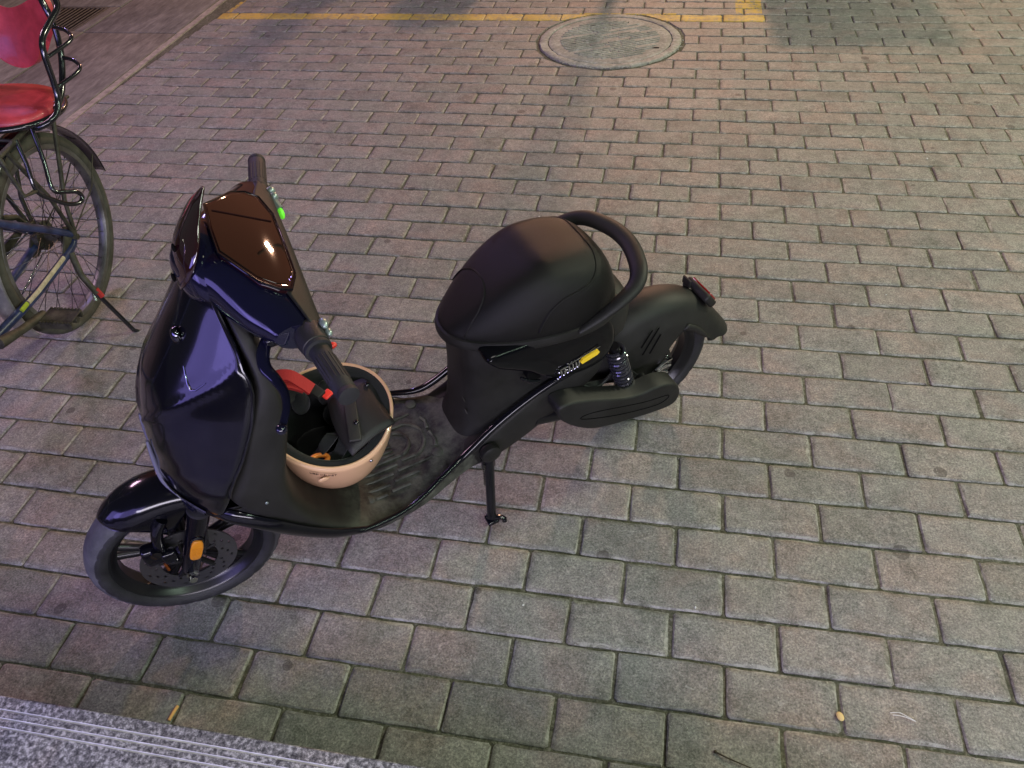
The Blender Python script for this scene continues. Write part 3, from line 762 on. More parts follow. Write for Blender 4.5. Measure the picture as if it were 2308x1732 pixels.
# --- seat column (battery box)
CR = []
for z, xf, xr, hw in ((.245, .545, .20, .094), (.29, .524, .18, .092), (.35, .517, .17, .092), (.42, .512, .16, .094), (.50, .512, .155, .100), (.555, .514, .15, .104), (.568, .514, .15, .104)):
    c, h = (xf + xr) / 2, (xf - xr) / 2; ring = []
    for k in range(48):
        a = 2 * pi * k / 48; e = 2 / 3.6
        ring.append(Vector((c + h * math.copysign(abs(cos(a)) ** e, cos(a)), hw * math.copysign(abs(sin(a)) ** e, sin(a)), z)))
    CR.append(ring)
col = link('seat_column', *loft(CR), M['matte'], S, auto=45)
g = G()
for p, s_ in (((.513, .045, .37), .007), ((.516, .06, .345), .006), ((.514, .035, .335), .005)): g.add(*ball(p, s_, (.12, 1.4, .6), 6))
g.put('dust_smear', M['dusty'], col)
for sgn in (1, -1):
    P = [(.485 if sgn > 0 else .43, .560), (.470 if sgn > 0 else .425, .524), (.43 if sgn > 0 else .41, .496), (.39, .470), (.345, .430), (.28, .408), (.215, .412), (.178, .45), (.180, .51), (.205, .548), (.26, .560), (.40, .562)]
    v, f = slabxz(P, sgn * .085, sgn * .128, .012, 5, .004); pn = G().add(v, f).put('side_panel', M['panel'], S, auto=60, label='glossy black side panel under the seat' if sgn > 0 else None)
    if sgn > 0:
        # chrome model badge: slanted strokes with a bright top bar and a yellow plate
        g = G(); a0 = Vector((.322, .1335, .440)); a1 = Vector((.222, .1335, .466)); d = (a1 - a0)
        def bp(t, h): return a0 + d * t + Vector((.002, 0, 0)) * 0 + Vector((0, 0, h))
        g.add(*tube([bp(.22, .014), bp(1.0, .014)], .0016, 8)); g.add(*tube([bp(.02, .012), bp(.16, .012), bp(.22, .009)], .0022, 8, smooth=3))
        for t in (.05, .14, .24, .33, .41, .48):
            g.add(*tube([bp(t, .010), bp(t + .02, -.006), bp(t - .02, -.012)], .0019, 8, smooth=3))
        g.add(*tube([bp(.12, .0), bp(.30, -.002)], .0016, 8)); g.add(*ball(bp(-.02, -.012), .003, n=6)); g.add(*ball(bp(.0, .006), .003, n=6))
        g.put('badge', M['chrome'], pn)
        e = G()
        rr_ = [bp(t, h) for t, h in ((.56, -.006), (.94, -.005), (.99, 0), (.95, .008), (.57, .008), (.52, .001))]
        v = [p + Vector((0, -.002, 0)) for p in rr_] + [p + Vector((0, .0035, 0)) for p in rr_]
        e.add(v, [tuple(range(6)), tuple(range(6, 12))] + [(k, (k + 1) % 6, 6 + (k + 1) % 6, 6 + k) for k in range(6)]); yp = e.put('yellow_plate', M['yellowplate'], pn, auto=30)
    # folding passenger peg, with the shade of its recess as a black slab
    v, f = slabxz([(.392, .462), (.365, .474), (.352, .446), (.366, .430), (.385, .432)], sgn * .10, sgn * .1185, .003, 3); G().add(v, f).put('peg_recess_shade', M['dark'], col)
    g = G().add(*tube([(.405, sgn * .112, .452), (.385, sgn * .119, .436), (.362, sgn * .121, .428)], [.003, .005, .004], 8, smooth=4)); g.put('passenger_peg', M['gloss'], S)

# --- seat
XC, ZB, SA = .340, .566, .192
def seat_h(t): return .140 - .095 * max(0, t + .1) ** 1.5
def sn(t): return 2.5 if t > 0 else 2.5 + .5 * min(1, -t * 2)
v = []; nr, na = 26, 96
for i in range(nr + 1):
    rho = math.sin(pi / 2 * i / nr) if i else 0
    for k in range(na):
        a = 2 * pi * k / na; c_, s_ = cos(a), sin(a); e = 2 / (2.25 + .45 * max(0, -c_))
        x = XC + SA * math.copysign(abs(c_) ** e, c_) * rho; t = (x - XC) / SA
        y = .131 * (1 - .24 * t) * math.copysign(abs(s_) ** e, s_) * rho
        v.append((x, y, ZB + seat_h(t) * max(0, 1 - rho ** 4.0) ** .5))
ring0 = [v[nr * na + k] for k in range(na)]
v += [(XC + (p[0] - XC) * .97, p[1] * .97, ZB - .012) for p in ring0]
f = gridf(nr + 2, na)
f += [(i * na + na - 1, (i + 1) * na + na - 1, (i + 1) * na, i * na) for i in range(nr + 1)]
f.append(tuple((nr + 1) * na + k for k in range(na)))
seat = link('seat', v, f, M['seat'], S, auto=70)
S1 = [(.470, -.085, .605), (.462, -.075, .640), (.4515, -.0596, .6495), (.4456, -.0371, .6624), (.444, -.0082, .6669), (.4463, .0166, .6646), (.4565, .0404, .6525), (.475, .0547, .6296), (.4907, .0582, .6108), (.5027, .0602, .5924), (.511, .060, .570)]
S2 = [(.369, -.126, .583), (.351, -.125, .62), (.325, -.123, .642), (.285, -.1217, .6526), (.246, -.115, .660), (.218, -.091, .677), (.2056, -.0574, .6917), (.2045, -.02, .699), (.2045, .012, .699), (.2048, .0309, .698), (.2056, .0574, .6917), (.2183, .0912, .6774), (.2295, .1043, .6686), (.2462, .1146, .6603), (.285, .1217, .6526), (.308, .1221, .6491), (.3247, .1228, .642), (.339, .1232, .6322), (.3507, .1246, .6195), (.3622, .1257, .6014), (.3693, .1263, .5829)]
def seat_top(x, y):
    t = (x - XC) / SA; n = 2.25 + .45 * max(0, -t) ** 1.2; b = .131 * (1 - .24 * t); r = (abs(t) ** n + abs(y / b) ** n) ** (1 / n)
    return None if r >= 1 else ZB + seat_h(t) * (1 - r ** 4.0) ** .5
def drape(P, off):
    out = []
    for p in catmull(P, 8):
        # pull the point onto the cover by shrinking towards the seat core
        core = Vector((.33, 0, .56)); d = (p - core); lo, hi = .5, 1.5
        for _ in range(30):
            m_ = (lo + hi) / 2; q = core + d * m_; z = seat_top(q.x, q.y)
            if z is not None and q.z < z: lo = m_
            else: hi = m_
        out.append(core + d * lo + d.normalized() * off)
    return out
for SP in (S1, S2):
    G().add(*tube(drape(SP, .0006), .0022, 8)).put('piping', M['seat'], seat)
    c_ = Vector((.36, 0, .62)) if SP is S2 else Vector((.40, 0, .62))
    dots = drape([p for p in SP], .001); g = G()
    for a, b in zip(dots[::1], dots[1::1]):
        m_ = (a + b) / 2 ; inw = (Vector((.33, 0, .62)) - m_); inw -= inw.dot((b - a).normalized()) * (b - a).normalized(); inw.normalize()
        g.add(*tube([a + inw * .005 + Vector((0, 0, .0006)), m_ + inw * .005 + Vector((0, 0, .0006))], .0007, 5))
    g.put('stitching', M['thread'], seat)
# seat base strip
rings = []
for sc_, z in ((.985, .568), (1.035, .566), (1.05, .556), (1.045, .545), (1.01, .540), (.93, .541)):
    rings.append([Vector((XC + (p[0] - XC) * (1 + (sc_ - 1) * .8), p[1] * sc_, z)) for p in ring0])
sb = link('seat_base', *loft(rings), M['matte'], S, auto=60)
# grab rail
RP = [(.285, .142, .560), (.24, .1445, .580), (.19, .142, .603), (.145, .128, .618), (.118, .098, .628), (.098, .045, .633), (.092, 0, .634), (.098, -.045, .633), (.118, -.098, .628), (.145, -.128, .618), (.19, -.142, .603), (.24, -.1445, .580), (.285, -.142, .560)]
G().add(*tube(RP, [.007, .011, .0155, .0175, .0185, .0185, .0185, .0185, .0185, .0175, .0155, .011, .007], 20, smooth=8, oval=(.75, 1.05))).put('grab_rail', M['matte'], S)
link('tail_cowl', *loft([[Vector((x_, w_ * math.copysign(abs(cos(a)) ** .6, cos(a)), z_ + h_ * math.copysign(abs(sin(a)) ** .6, sin(a)))) for a in np.linspace(0, 2 * pi, 33)[:-1]] for x_, w_, z_, h_ in ((.25, .122, .50, .07), (.19, .124, .505, .072), (.150, .116, .51, .064), (.128, .095, .515, .05), (.118, .06, .52, .03))]), M['matte'], S, auto=60)

# --- rear fender with side cover
def fender(c, th0, th1, prof, m, name, par, X=lambda p: Vector(p), n=60, thick=.003, endcut=None):
    v = []; ns = len(prof(0.)) 
    for i in range(n + 1):
        for j in range(ns):
            u = i / n; r, y, dth = prof(u)[j]; th = rad(th0 + (th1 - th0 + dth) * u)
            v.append(X((c[0] + r(u) * cos(th) if callable(r) else c[0] + r * cos(th), y, c[2] + (r(u) if callable(r) else r) * sin(th))))
    o = link(name, v, gridf(n + 1, ns), m, par); md = o.modifiers.new('thick', 'SOLIDIFY'); md.thickness = thick; md.offset = -1; return o
def rf_prof(u):
    th = 20 + 150 * u
    rin = .010 if th < 116 else (.172 if th > 125 else .010 + .162 * ((th - 116) / 9) ** .6)
    R_ = float(np.interp(th, [20, 120, 145, 155, 163, 170], [.226, .226, .229, .236, .246, .260]))
    w_ = .058 + .010 * max(0, (th - 145) / 25)
    out = [(rin, .066), (rin + (R_ - .07 - rin) * .5, .070), (R_ - .070, .069), (R_ - .055, .065)]
    for a in (10, 25, 42, 60, 76): out.append((R_ - .050 + .050 * sin(rad(a)), w_ * cos(rad(a)) ** .85))
    out = [(r, y, -8 * (1 - min(1, k / 7)) ** 1.2 if u > 0 else 0) for k, (r, y) in enumerate(out)]
    out.append((R_, 0, 0))
    return out + [(r, -y, c_) for r, y, c_ in out[:-1][::-1]]
rfen = fender((0, 0, .2), 20, 170, rf_prof, M['matte'], 'rear_fender', S, n=110)
g = G()
for a, b in (((.028, .383), (.053, .335)), ((.009, .383), (.046, .307)), ((0, .356), (.024, .301))):
    a, b = Vector((a[0], .0705, a[1])), Vector((b[0], .0705, b[1])); g.add(*tube([a, b], .0024, 8, oval=(1, .5)))
g.put('vent_slot_shade', M['dark'], rfen)  # black strips drawn for the shade in the vents
# tail lamp and plate holder
tg = Vector((-.62, 0, -.78)).normalized(); nr_ = Vector((-.78, 0, .62)).normalized()
def tl(a, y, b, c0=(-.162, .004, .372)): return Vector(c0) + tg * a + nr_ * b + Vector((0, y, 0))
v, f = box((0, 0, 0), (.048, .088, .022), .007); G().add([tl(p.x, p.y, p.z) for p in v], f).put('tail_lamp', M['matte'], S)
tlamp = C.objects['tail_lamp']
v, f = box((0, 0, .0125), (.034, .072, .006), .002); G().add([tl(p.x, p.y, p.z) for p in v], f).put('red_lens', M['redlens'], tlamp)
g = G(); g.add(*tube([tl(-.03, -.03, -.012), tl(-.01, -.028, -.02), tl(.03, 0, -.028)], .006, 8, smooth=3)); g.add(*box(tl(-.034, -.028, -.006), (.006, .03, .022), .002)); g.put('lamp_bracket', M['matte'], tlamp)
v, f = box((.038, 0, -.010), (.075, .012, .006), .002); G().add([tl(p.x + .02, p.y - .012, p.z) for p in v], f).put('plate_holder', M['matte'], S)
g = G().add(*cyl(tl(.022, .02, -.004), tl(.022, .02, .012), .003, 8)); g.put('lamp_screw', M['steel'], tlamp)

# --- shocks and swing arm
for sgn in (1, -1):
    tp_, bt = Vector((.162, .104 * sgn, .425)), Vector((.112, .104 * sgn, .262)); ax = (bt - tp_)
    sk = G().add(*tube([tp_, tp_ + ax * .35, bt], [.012, .012, .010], 14)).put('shock_absorber', M['rim'], S)
    path = []; e1 = Vector((0, 1, 0)); e2 = ax.normalized().cross(e1)
    for k in range(241):
        t = k / 240; a = 2 * pi * 9.5 * t; path.append(tp_ + ax * (.05 + .78 * t) + (cos(a) * e1 + sin(a) * e2) * .0205)
    G().add(*tube(path, .0042, 8)).put('spring', M['spring'], sk)
    G().add(*tube([tp_ + ax * .83, tp_ + ax * 1.02], [.025, .026], 24)).put('collar', M['steel'], sk)
    v, f = slabxz([(.335, .352), (.318, .298), (.255, .238), (.19, .210), (.05, .185), (-.005, .187), (-.018, .222), (.0, .262), (.05, .283), (.10, .282), (.15, .292), (.24, .335), (.30, .357)], sgn * .112, sgn * .160, .007, 3, 0)
    sw = G().add(v, f).put('swing_arm_cover', M['matte'], S, auto=60)
    g = G().add(*tube([(.27, sgn * .160, .285), (.17, sgn * .160, .243), (.05, sgn * .160, .215), (.02, sgn * .160, .235), (.10, sgn * .160, .250), (.24, sgn * .160, .292)], .0012, 6, closed=True, smooth=5)); g.put('cover_seam', M['dark'], sw)
    g = G().add(*tube([(.36, sgn * .09, .27), (.2, sgn * .098, .235), (0, sgn * .095, .2)], [.022, .020, .018], 12, smooth=4)); g.put('swing_arm', M['rim'], S)
    G().add(*revolve_y([(0, 0), (.012, 0), (.014, -.004), (.014, -.02)], 16, (.065, .112 * sgn, .262) if sgn < 0 else (.065, .116, .262))).put('arm_bolt', M['rim'], S)
g = G()
for k in range(5): g.add(*tube([(.28, .06, .30 + .012 * k), (.2, .085 + .004 * k, .30), (.12, .08, .27 + .01 * k), (.04, .07, .22)], .004, 7, smooth=5))
g.put('cable_loom', M['rubber'], S)
# --- side stand
g = G(); g.add(*tube([(.490, .095, .245), (.492, .118, .250)], [.020, .020], 20)); g.add(*box((.494, .118, .215), (.034, .012, .05), .003)); sd = g.put('side_stand', M['gloss'], S)
g = G().add(*tube([(.492, .120, .225), (.499, .135, .14), (.509, .157, .038)], [.0125, .0115, .0115], 14, smooth=4)); g.add(*box((.509, .158, .030), (.030, .030, .012), .004)); g.add(*tube([(.520, .150, .040), (.487, .172, .040), (.484, .178, .030)], .0065, 8, smooth=3)); g.put('leg', M['gloss'], sd)
g = G(); g.add(*revolve_y([(0, .010), (.018, .010), (.024, .006), (.025, -.006), (.022, -.012)], 28, (.490, .127, .252))); g.put('pivot_cap', M['matte'], sd)
path = [(.506 + .004 * sin(k * 1.9), .124 + .004 * cos(k * 1.9), .215 - .0014 * k) for k in range(60)]
G().add(*tube(path, .0012, 5)).put('return_spring', M['bikedirty'], sd)

# --- fork, front fender
for sgn in (1, -1):
    a, t_ = Vector((1.166, .064 * sgn, .2)), Vector((.96, .064 * sgn, .72)); d = (t_ - a).normalized()
    fk = G().add(*tube([a - d * .012, a, a + d * .06, a + d * .175, a + d * .182], [.015, .019, .0205, .023, .0235], 20)).xf(st_).put('fork_leg', M['gloss'], S)
    G().add(*tube([a + d * .18, a + d * .42], .0135, 20)).xf(st_).put('fork_tube', M['steel'], fk)
    G().add(*revolve_y([(.0, 0), (.017, 0), (.024, .004), (.0245, .012), (.017, .016), (.0135, .016)], 24)).xf(lambda p: st_(a + d * (.178 + p.y) + Vector((1, 0, 0)) * 0 + (Vector((0, p.x, 0)) + d.cross(Vector((0, 1, 0))) * p.z))).put('dust_seal', M['rubber'], fk)
    g = G().add(*revolve_y([(0, .030), (.0085, .030), (.0095, .026), (.0095, .016), (.013, .016), (.013, .010), (.007, .006)], 6 if sgn > 0 else 12, (0, 0, 0)))
    g.xf(lambda p: st_(a + Vector((p.x, sgn * (p.y + .008), p.z)))).put('axle_nut', M['chrome'], fk, smooth=False)
    if sgn > 0:
        e1, e2 = d, d.cross(Vector((0, 1, 0))); c0 = a + d * .088 + Vector((0, .023, 0)); out = []
        g = G(); P = []
        for k in range(32):
            t = 2 * pi * k / 32; P.append((.013 * math.copysign(abs(cos(t)) ** .55, cos(t)), .032 * math.copysign(abs(sin(t)) ** .7, sin(t))))
        g.add(*loft([[c0 + e2 * x_ * q + e1 * z_ * q + Vector((0, h_, 0)) for x_, z_ in P] for q, h_ in ((1.12, -.006), (1.12, 0), (1, .002))])); hold = g.xf(st_).put('reflector_holder', M['gloss'], fk)
        g = G(); g.add(*loft([[c0 + e2 * x_ * q + e1 * z_ * q + Vector((0, h_, 0)) for x_, z_ in P] for q, h_ in ((.95, .001), (.95, .005), (.85, .0065))]))
        for k in range(-3, 4): g.add(*tube([c0 + e2 * .0028 * k + e1 * -.016 + Vector((0, .0065, 0)), c0 + e2 * .0028 * k + e1 * .010 + Vector((0, .0065, 0))], .0009, 6))
        g.xf(st_).put('amber_reflector', M['amber'], hold)
# caliper and cables
g = G(); g.add(*box((1.215, .052, .268), (.05, .03, .055), .009)); g.add(*box((1.19, .066, .262), (.03, .02, .035), .006)); g.add(*cyl((1.21, .06, .285), (1.21, .074, .285), .011, 14)); g.add(*tube([(1.20, .058, .29), (1.19, .062, .34), (1.17, .058, .37)], .012, 10, smooth=3)); cal = g.xf(st_).put('brake_caliper', M['gloss'], S)
G().add(*tube([(1.205, .070, .245), (1.204, .072, .225)], .004, 8)).xf(st_).put('copper_bolt', mat('copper', (.7, .2, .06), .25, metal=1), cal)
g = G(); g.add(*tube([(1.115, .06, .40), (1.10, .075, .34), (1.12, .075, .27), (1.135, .06, .23)], .005, 8, smooth=5)); g.add(*box((1.125, .060, .275), (.03, .025, .04), .006)); g.add(*tube([(1.10, .07, .36), (1.125, .085, .30), (1.125, .078, .25)], .0035, 8, smooth=5)); g.xf(st_).put('brake_hose', M['gloss'], S)
def ff_prof(u):
    th = 55 + 69 * u
    R_ = float(np.interp(th, [55, 58, 66, 80, 95, 110, 124], [.212, .214, .220, .224, .225, .224, .220]))
    rin = float(np.interp(th, [55, 58, 63, 70, 78, 86, 94, 104, 124], [.210, .196, .178, .158, .136, .112, .118, .165, .19]))
    w_ = float(np.interp(th, [55, 56.5, 59, 63, 70, 80, 124], [.006, .022, .036, .046, .052, .055, .055]))
    out = []
    for q in (0, .35, .7): out.append((rin + (max(rin, R_ - .045) - rin) * q, w_, 0))
    for a in (2, 15, 30, 45, 60, 75, 90): out.append((max(rin, R_ - .045) + (R_ - max(rin, R_ - .045)) * sin(rad(a)), w_ * (cos(rad(a)) ** .8 if a < 90 else 0), 0))
    return out + [(r, -y, c_) for r, y, c_ in out[:-1][::-1]]
fender((1.166, 0, .2), 55, 124, ff_prof, M['gloss'], 'front_fender', S, X=st_, n=50)
for sgn in (1, -1):
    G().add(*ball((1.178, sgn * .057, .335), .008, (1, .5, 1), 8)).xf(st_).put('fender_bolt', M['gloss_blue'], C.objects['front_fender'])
G().add(*tube([(1.02, 0, .55), (.93, 0, .80), (.90, 0, .87)], [.035, .032, .03], 16)).put('steering_stem', M['rim'], S)

# --- handlebar cowl (un-steered coordinates, then turned)
SEC = {0: [(.800, .862), (.790, .888), (.835, .922), (.888, .950), (.935, .955), (.968, .938), (.977, .905), (.968, .868), (.945, .835), (.905, .818), (.850, .825)],
       .05: [(.800, .862), (.790, .888), (.835, .922), (.888, .950), (.925, .952), (.956, .935), (.965, .903), (.957, .867), (.938, .838), (.900, .822), (.850, .828)],
       .085: [(.800, .860), (.790, .886), (.832, .918), (.878, .948), (.905, .945), (.925, .926), (.932, .895), (.926, .868), (.912, .846), (.885, .832), (.845, .834)],
       .12: [(.798, .858), (.790, .884), (.826, .914), (.858, .932), (.885, .928), (.905, .912), (.912, .890), (.908, .868), (.896, .850), (.872, .841), (.835, .840)],
       .155: [(.795, .854), (.789, .878), (.815, .902), (.842, .912), (.866, .908), (.884, .896), (.890, .880), (.886, .864), (.874, .852), (.852, .845), (.822, .844)],
       .195: [(.793, .850), (.787, .868), (.802, .884), (.820, .890), (.836, .887), (.848, .880), (.852, .870), (.850, .860), (.842, .853), (.828, .847), (.808, .846)]}
ks = sorted(SEC); allk = [-k for k in ks[::-1] if k > 0] + ks
sq = {}
rows = [[(*SEC[abs(k)][j],) for j in range(11)] for k in allk]
allk = [(-.232 if k == -.195 else -.175 if k == -.155 else k) for k in allk]
rr_ = []
yk = np.linspace(-.232, .195, 73)
for y in yk:
    # smooth interpolation between sections
    ring = []
    for j in range(11):
        px_ = np.interp(y, allk, [r[j][0] for r in rows]); pz_ = np.interp(y, allk, [r[j][1] for r in rows]); ring.append((px_, pz_))
    rr_.append(ring)
A = np.array(rr_); ker = np.array([1, 2, 3, 4, 3, 2, 1.]); ker /= ker.sum()
Ap = np.pad(A, ((3, 3), (0, 0), (0, 0)), mode='edge'); A2 = sum(ker[i] * Ap[i:i + 73] for i in range(7))
rings = []
for i, y in enumerate(yk):
    P = catmull([(A2[i, j, 0], y, A2[i, j, 1]) for j in range(11)], 5, True); rings.append([sh_(p) for p in P])
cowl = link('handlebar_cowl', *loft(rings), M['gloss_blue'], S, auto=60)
# matte rider side of the cowl
v = []
def interpA(y, j):
    i = (y + .232) / .427 * 72; i0 = int(min(max(i, 0), 71)); t = i - i0; return A2[i0, j] * (1 - t) + A2[i0 + 1, j] * t
for i in range(61):
    y = -.230 + .423 * i / 60; p10, p0, p1, p2 = interpA(y, 10), interpA(y, 0), interpA(y, 1), interpA(y, 2)
    P = catmull([(p10[0], y, p10[1]), (p0[0], y, p0[1]), (p1[0], y, p1[1]), (p2[0], y, p2[1])], 6)[5:19]
    for p in P:
        q = p + Vector((-.0035, 0, .0022)); v.append(sh_(q))
rc = link('rear_cowl', v, gridf(61, 14), M['matte'], S); md = rc.modifiers.new('t', 'SOLIDIFY'); md.thickness = .004; md.offset = 0
# dashboard glass
hexa = [(.895, -.068), (.897, 0), (.895, .068), (.853, .124), (.828, .134), (.811, .131), (.797, .086), (.7955, 0), (.796, -.086), (.809, -.134), (.828, -.141), (.850, -.130)]
def dz(x, y): return .956 + (x - .893) * .60 + .004
def dashring(q, dh): return [sh_(Vector((.85 + (p.x - .85) * q, p.y * q, dz(.85 + (p.x - .85) * q, 0) + dh))) for p in [Vector((x, y, 0)) for x, y in hexa]]
da = link('dashboard', *loft([dashring(1.0, -.016), dashring(1.03, -.004), dashring(1.02, .003), dashring(.98, .005), dashring(.955, .003)]), M['smoke'], S, auto=50)
link('display_glass', *loft([dashring(.955, .001), dashring(.95, .0045), dashring(.93, .005)]), M['screen'], da, auto=30)
g = G().add(*tube([sh_((.888, -.052, dz(.888, 0) + .0055)), sh_((.802, -.058, dz(.802, 0) + .0055))], .0014, 6)); g.put('fold_line', M['smoke'], da)
g = G().add(*tube(dashring(1.035, .0025), .0022, 8, closed=True)); g.put('bezel', M['chrome'] if False else M['gloss'], da)
# smoked mask in front
MP = [(.884, 1.038, .002), (.898, 1.020, .020), (.914, 1.002, .042), (.929, .985, .060), (.943, .968, .069), (.955, .950, .071), (.964, .928, .064), (.970, .905, .048), (.970, .885, .028), (.966, .868, .006)]
mp = catmull([(a, b, c_) for a, b, c_ in MP], 5); v = []
for p in mp:
    for j in range(17):
        t = -1 + j / 8; y = p.z * t; v.append(sh_((p.x - 3.2 * y * y + .004, y, p.y - 1.2 * y * y)))
mk = link('smoked_mask', v, gridf(len(mp), 17), M['smoke'], S); md = mk.modifiers.new('t', 'SOLIDIFY'); md.thickness = .004; md.offset = -1
for i_, y_ in ((24, .012), (36, .012)):
    p = mp[i_]; G().add(*ball((p.x - 3.2 * y_ * y_ + .006, y_, p.y), .007, (.45, .7, 1.2), 7)).xf(sh_).put('mask_screw', M['dark'], mk)
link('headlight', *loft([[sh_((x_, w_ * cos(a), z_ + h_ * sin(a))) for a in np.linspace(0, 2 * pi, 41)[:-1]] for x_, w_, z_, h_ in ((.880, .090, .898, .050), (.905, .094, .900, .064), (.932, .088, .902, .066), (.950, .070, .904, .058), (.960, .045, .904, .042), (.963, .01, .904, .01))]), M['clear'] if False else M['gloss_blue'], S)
# grips, switch pods, levers
for sgn in (1, -1):
    yy_ = lambda y: y * sgn
    hb = Vector((.806, 0, .866)); gk = 1.0 if sgn > 0 else 1.12
    def hp_(y, dx=0, dz_=0): return sh_((hb.x - .024 * max(0, (y - .19) / .15) + dx, yy_(y + .012), hb.z - .003 * max(0, (y - .19) / .15) + dz_))
    G().add(*tube([hp_(.165), hp_(.178), hp_(.20), hp_(.214), hp_(.218)], [.021, .0245, .0245, .0225, .017], 22)).put('switch_housing', M['leatherette'] if sgn > 0 else M['matte'], S)
    gp = G().add(*tube([hp_(.214), hp_(.216), hp_(.219), hp_(.223), hp_(.224), hp_(.232), hp_(.318), hp_(.320), hp_(.322), hp_(.324), hp_(.330), hp_(.331)], [.014, .0215, .0225, .0215, .0165, .0163, .0166, .0155, .0155, .0168, .0165, .012], 28)).put('grip', M['rubber'], S)
    g = G()
    for k in range(18):
        a = 2 * pi * k / 18
        g.add(*tube([hp_(.245, .0166 * cos(a), .0166 * sin(a)), hp_(.300, .0168 * cos(a), .0168 * sin(a))], .0008, 5))
    g.put('grip_ridge', M['rubber'], gp)
    # lever
    L1 = [(.868, .158, .848), (.880, .178, .842), (.884, .200, .832), (.874, .225, .824), (.868, .255, .822), (.872, .283, .818), (.884, .306, .810)]
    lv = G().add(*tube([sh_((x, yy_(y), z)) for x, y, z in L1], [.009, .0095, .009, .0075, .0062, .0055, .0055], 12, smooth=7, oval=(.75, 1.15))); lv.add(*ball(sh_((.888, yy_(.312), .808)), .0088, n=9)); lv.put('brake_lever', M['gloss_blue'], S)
    g = G().add(*box((0, 0, 0), (.030, .026, .018), .005)); cpt = sh_((.858, yy_(.160), .850)); g.xf(lambda p: cpt + p).put('lever_clamp', M['gloss'], S)
# switches
def blob(name, p, s, m, par=None): return G().add(*ball(sh_(p), 1, s, 8)).put(name, m, par or S)
blob('switch', (.781, .196, .882), (.007, .012, .007), M['silver']); blob('switch', (.778, .210, .874), (.006, .009, .006), M['silver'])
blob('horn_button', (.779, .218, .853), (.008, .006, .005), M['redplastic'])
blob('switch', (.781, -.205, .876), (.009, .009, .009), M['silver']); blob('switch', (.779, -.190, .872), (.008, .009, .009), M['silver'])
blob('green_button', (.776, -.163, .852), (.006, .012, .011), M['green'])
G().add(*tube([sh_((.781, -.182, .868)), sh_((.776, -.165, .860))], .007, 8)).put('switch_lever', M['silver'], S)
# brake cables
for sgn in (1, -1):
    G().add(*tube([sh_((.865, sgn * .15, .845)), (.91, sgn * .10, .82), (.925, sgn * .05, .80), (.93, 0, .76)], .0045, 8, smooth=6)).put('brake_cable', M['rubber'], S)

# ------------------------------------------------------------------ helmet on the footboard
n_ = Vector((-.06, .16, 1)).normalized(); e1 = Vector((1, 0, 0)); e1 = (e1 - n_ * e1.dot(n_)).normalized(); e2 = n_.cross(e1)
HC = Vector((.803, .022, .460))
HM = MW @ Matrix.Translation(HC) @ Matrix((e1, e2, n_)).transposed().to_4x4()
H = top('open_face_helmet', 'peach open face helmet lying upside down between the leg shield and seat column', 'helmet', HM)
def hshell(rx, ry, dz_, m, name, par, z0=0, n=22, k=72, inner=False, rimdrop=None):
    v = []
    for i in range(n + 1):
        a = pi / 2 * i / n
        for j in range(k):
            b = 2 * pi * j / k; top_ = z0 + (rimdrop(b) if rimdrop else 0)
            v.append((rx * cos(a) ** .85 * cos(b), ry * cos(a) ** .85 * sin(b), top_ * cos(a) - (dz_) * sin(a)))
    f = gridf(n + 1, k) + [(i * k + k - 1, (i + 1) * k + k - 1, (i + 1) * k, i * k) for i in range(n)]
    o = link(name, v, f, m, par); return o
def rim(b): return .012 * cos(b) ** 2 - .020 * max(0, sin(b)) ** 2 * 1 + .006 * sin(2 * b)
shl = hshell(.129, .119, .200, M['peach'], 'shell', H, rimdrop=rim); md = shl.modifiers.new('t', 'SOLIDIFY'); md.thickness = .004; md.offset = 1
G().add(*tube([(.129 * cos(b), .119 * sin(b), rim(b)) for b in np.linspace(0, 2 * pi, 73)[:-1]], .0032, 8, closed=True)).put('rim_trim', M['peach'], shl)
ln = hshell(.123, .113, .185, M['padding'], 'liner', H, rimdrop=lambda b: rim(b) - .002)
v = []
for b in np.linspace(0, 2 * pi, 73)[:-1]:
    for rr2, z in ((.1275, -.001), (.116, .003), (.104, -.008), (.098, -.03)): v.append((rr2 * cos(b), rr2 * .925 * sin(b), rim(b) + z))
link('rim_padding', v, gridf(72, 4, True), M['padding'], ln)
for c_, s_ in (((-.05, -.05, -.09), (.05, .035, .03)), ((-.055, .04, -.10), (.045, .04, .035)), ((.02, .0, -.15), (.07, .07, .02)), ((-.02, -.088, -.055), (.018, .012, .045)), ((.035, -.085, -.06), (.02, .013, .04)), ((.0, .075, -.07), (.06, .02, .04))):
    G().add(*ball(c_, 1, s_, 10)).put('padding', M['padding'], ln)
# leatherette neck flap with studs
fl = []
for i in range(11):
    for j in range(9):
        u, t = i / 10, j / 8
        x = -.116 + .105 * u + .010 * sin(t * 3); y = -.060 + .150 * t + .02 * u
        fl.append((x, y * (1 - .15 * (1 - u)), .006 + .016 * sin(pi * u) * (.4 + .6 * sin(pi * t)) - .010 * u))
nf = link('neck_flap', fl, gridf(11, 9), M['leatherette'], H); md = nf.modifiers.new('t', 'SOLIDIFY'); md.thickness = .007; md.offset = 0
g = G().add(*box((-.045, .02, .018), (.026, .13, .008), .003)); g.xf(lambda p: Matrix.Rotation(rad(-14), 4, 'Z') @ p).put('flap_strap', M['leatherette'], nf)
for p in ((-.040, .055, .024), (-.095, -.028, .016)): G().add(*ball(p, .0055, (1, 1, .5), 6)).put('stud', M['gloss'], nf)
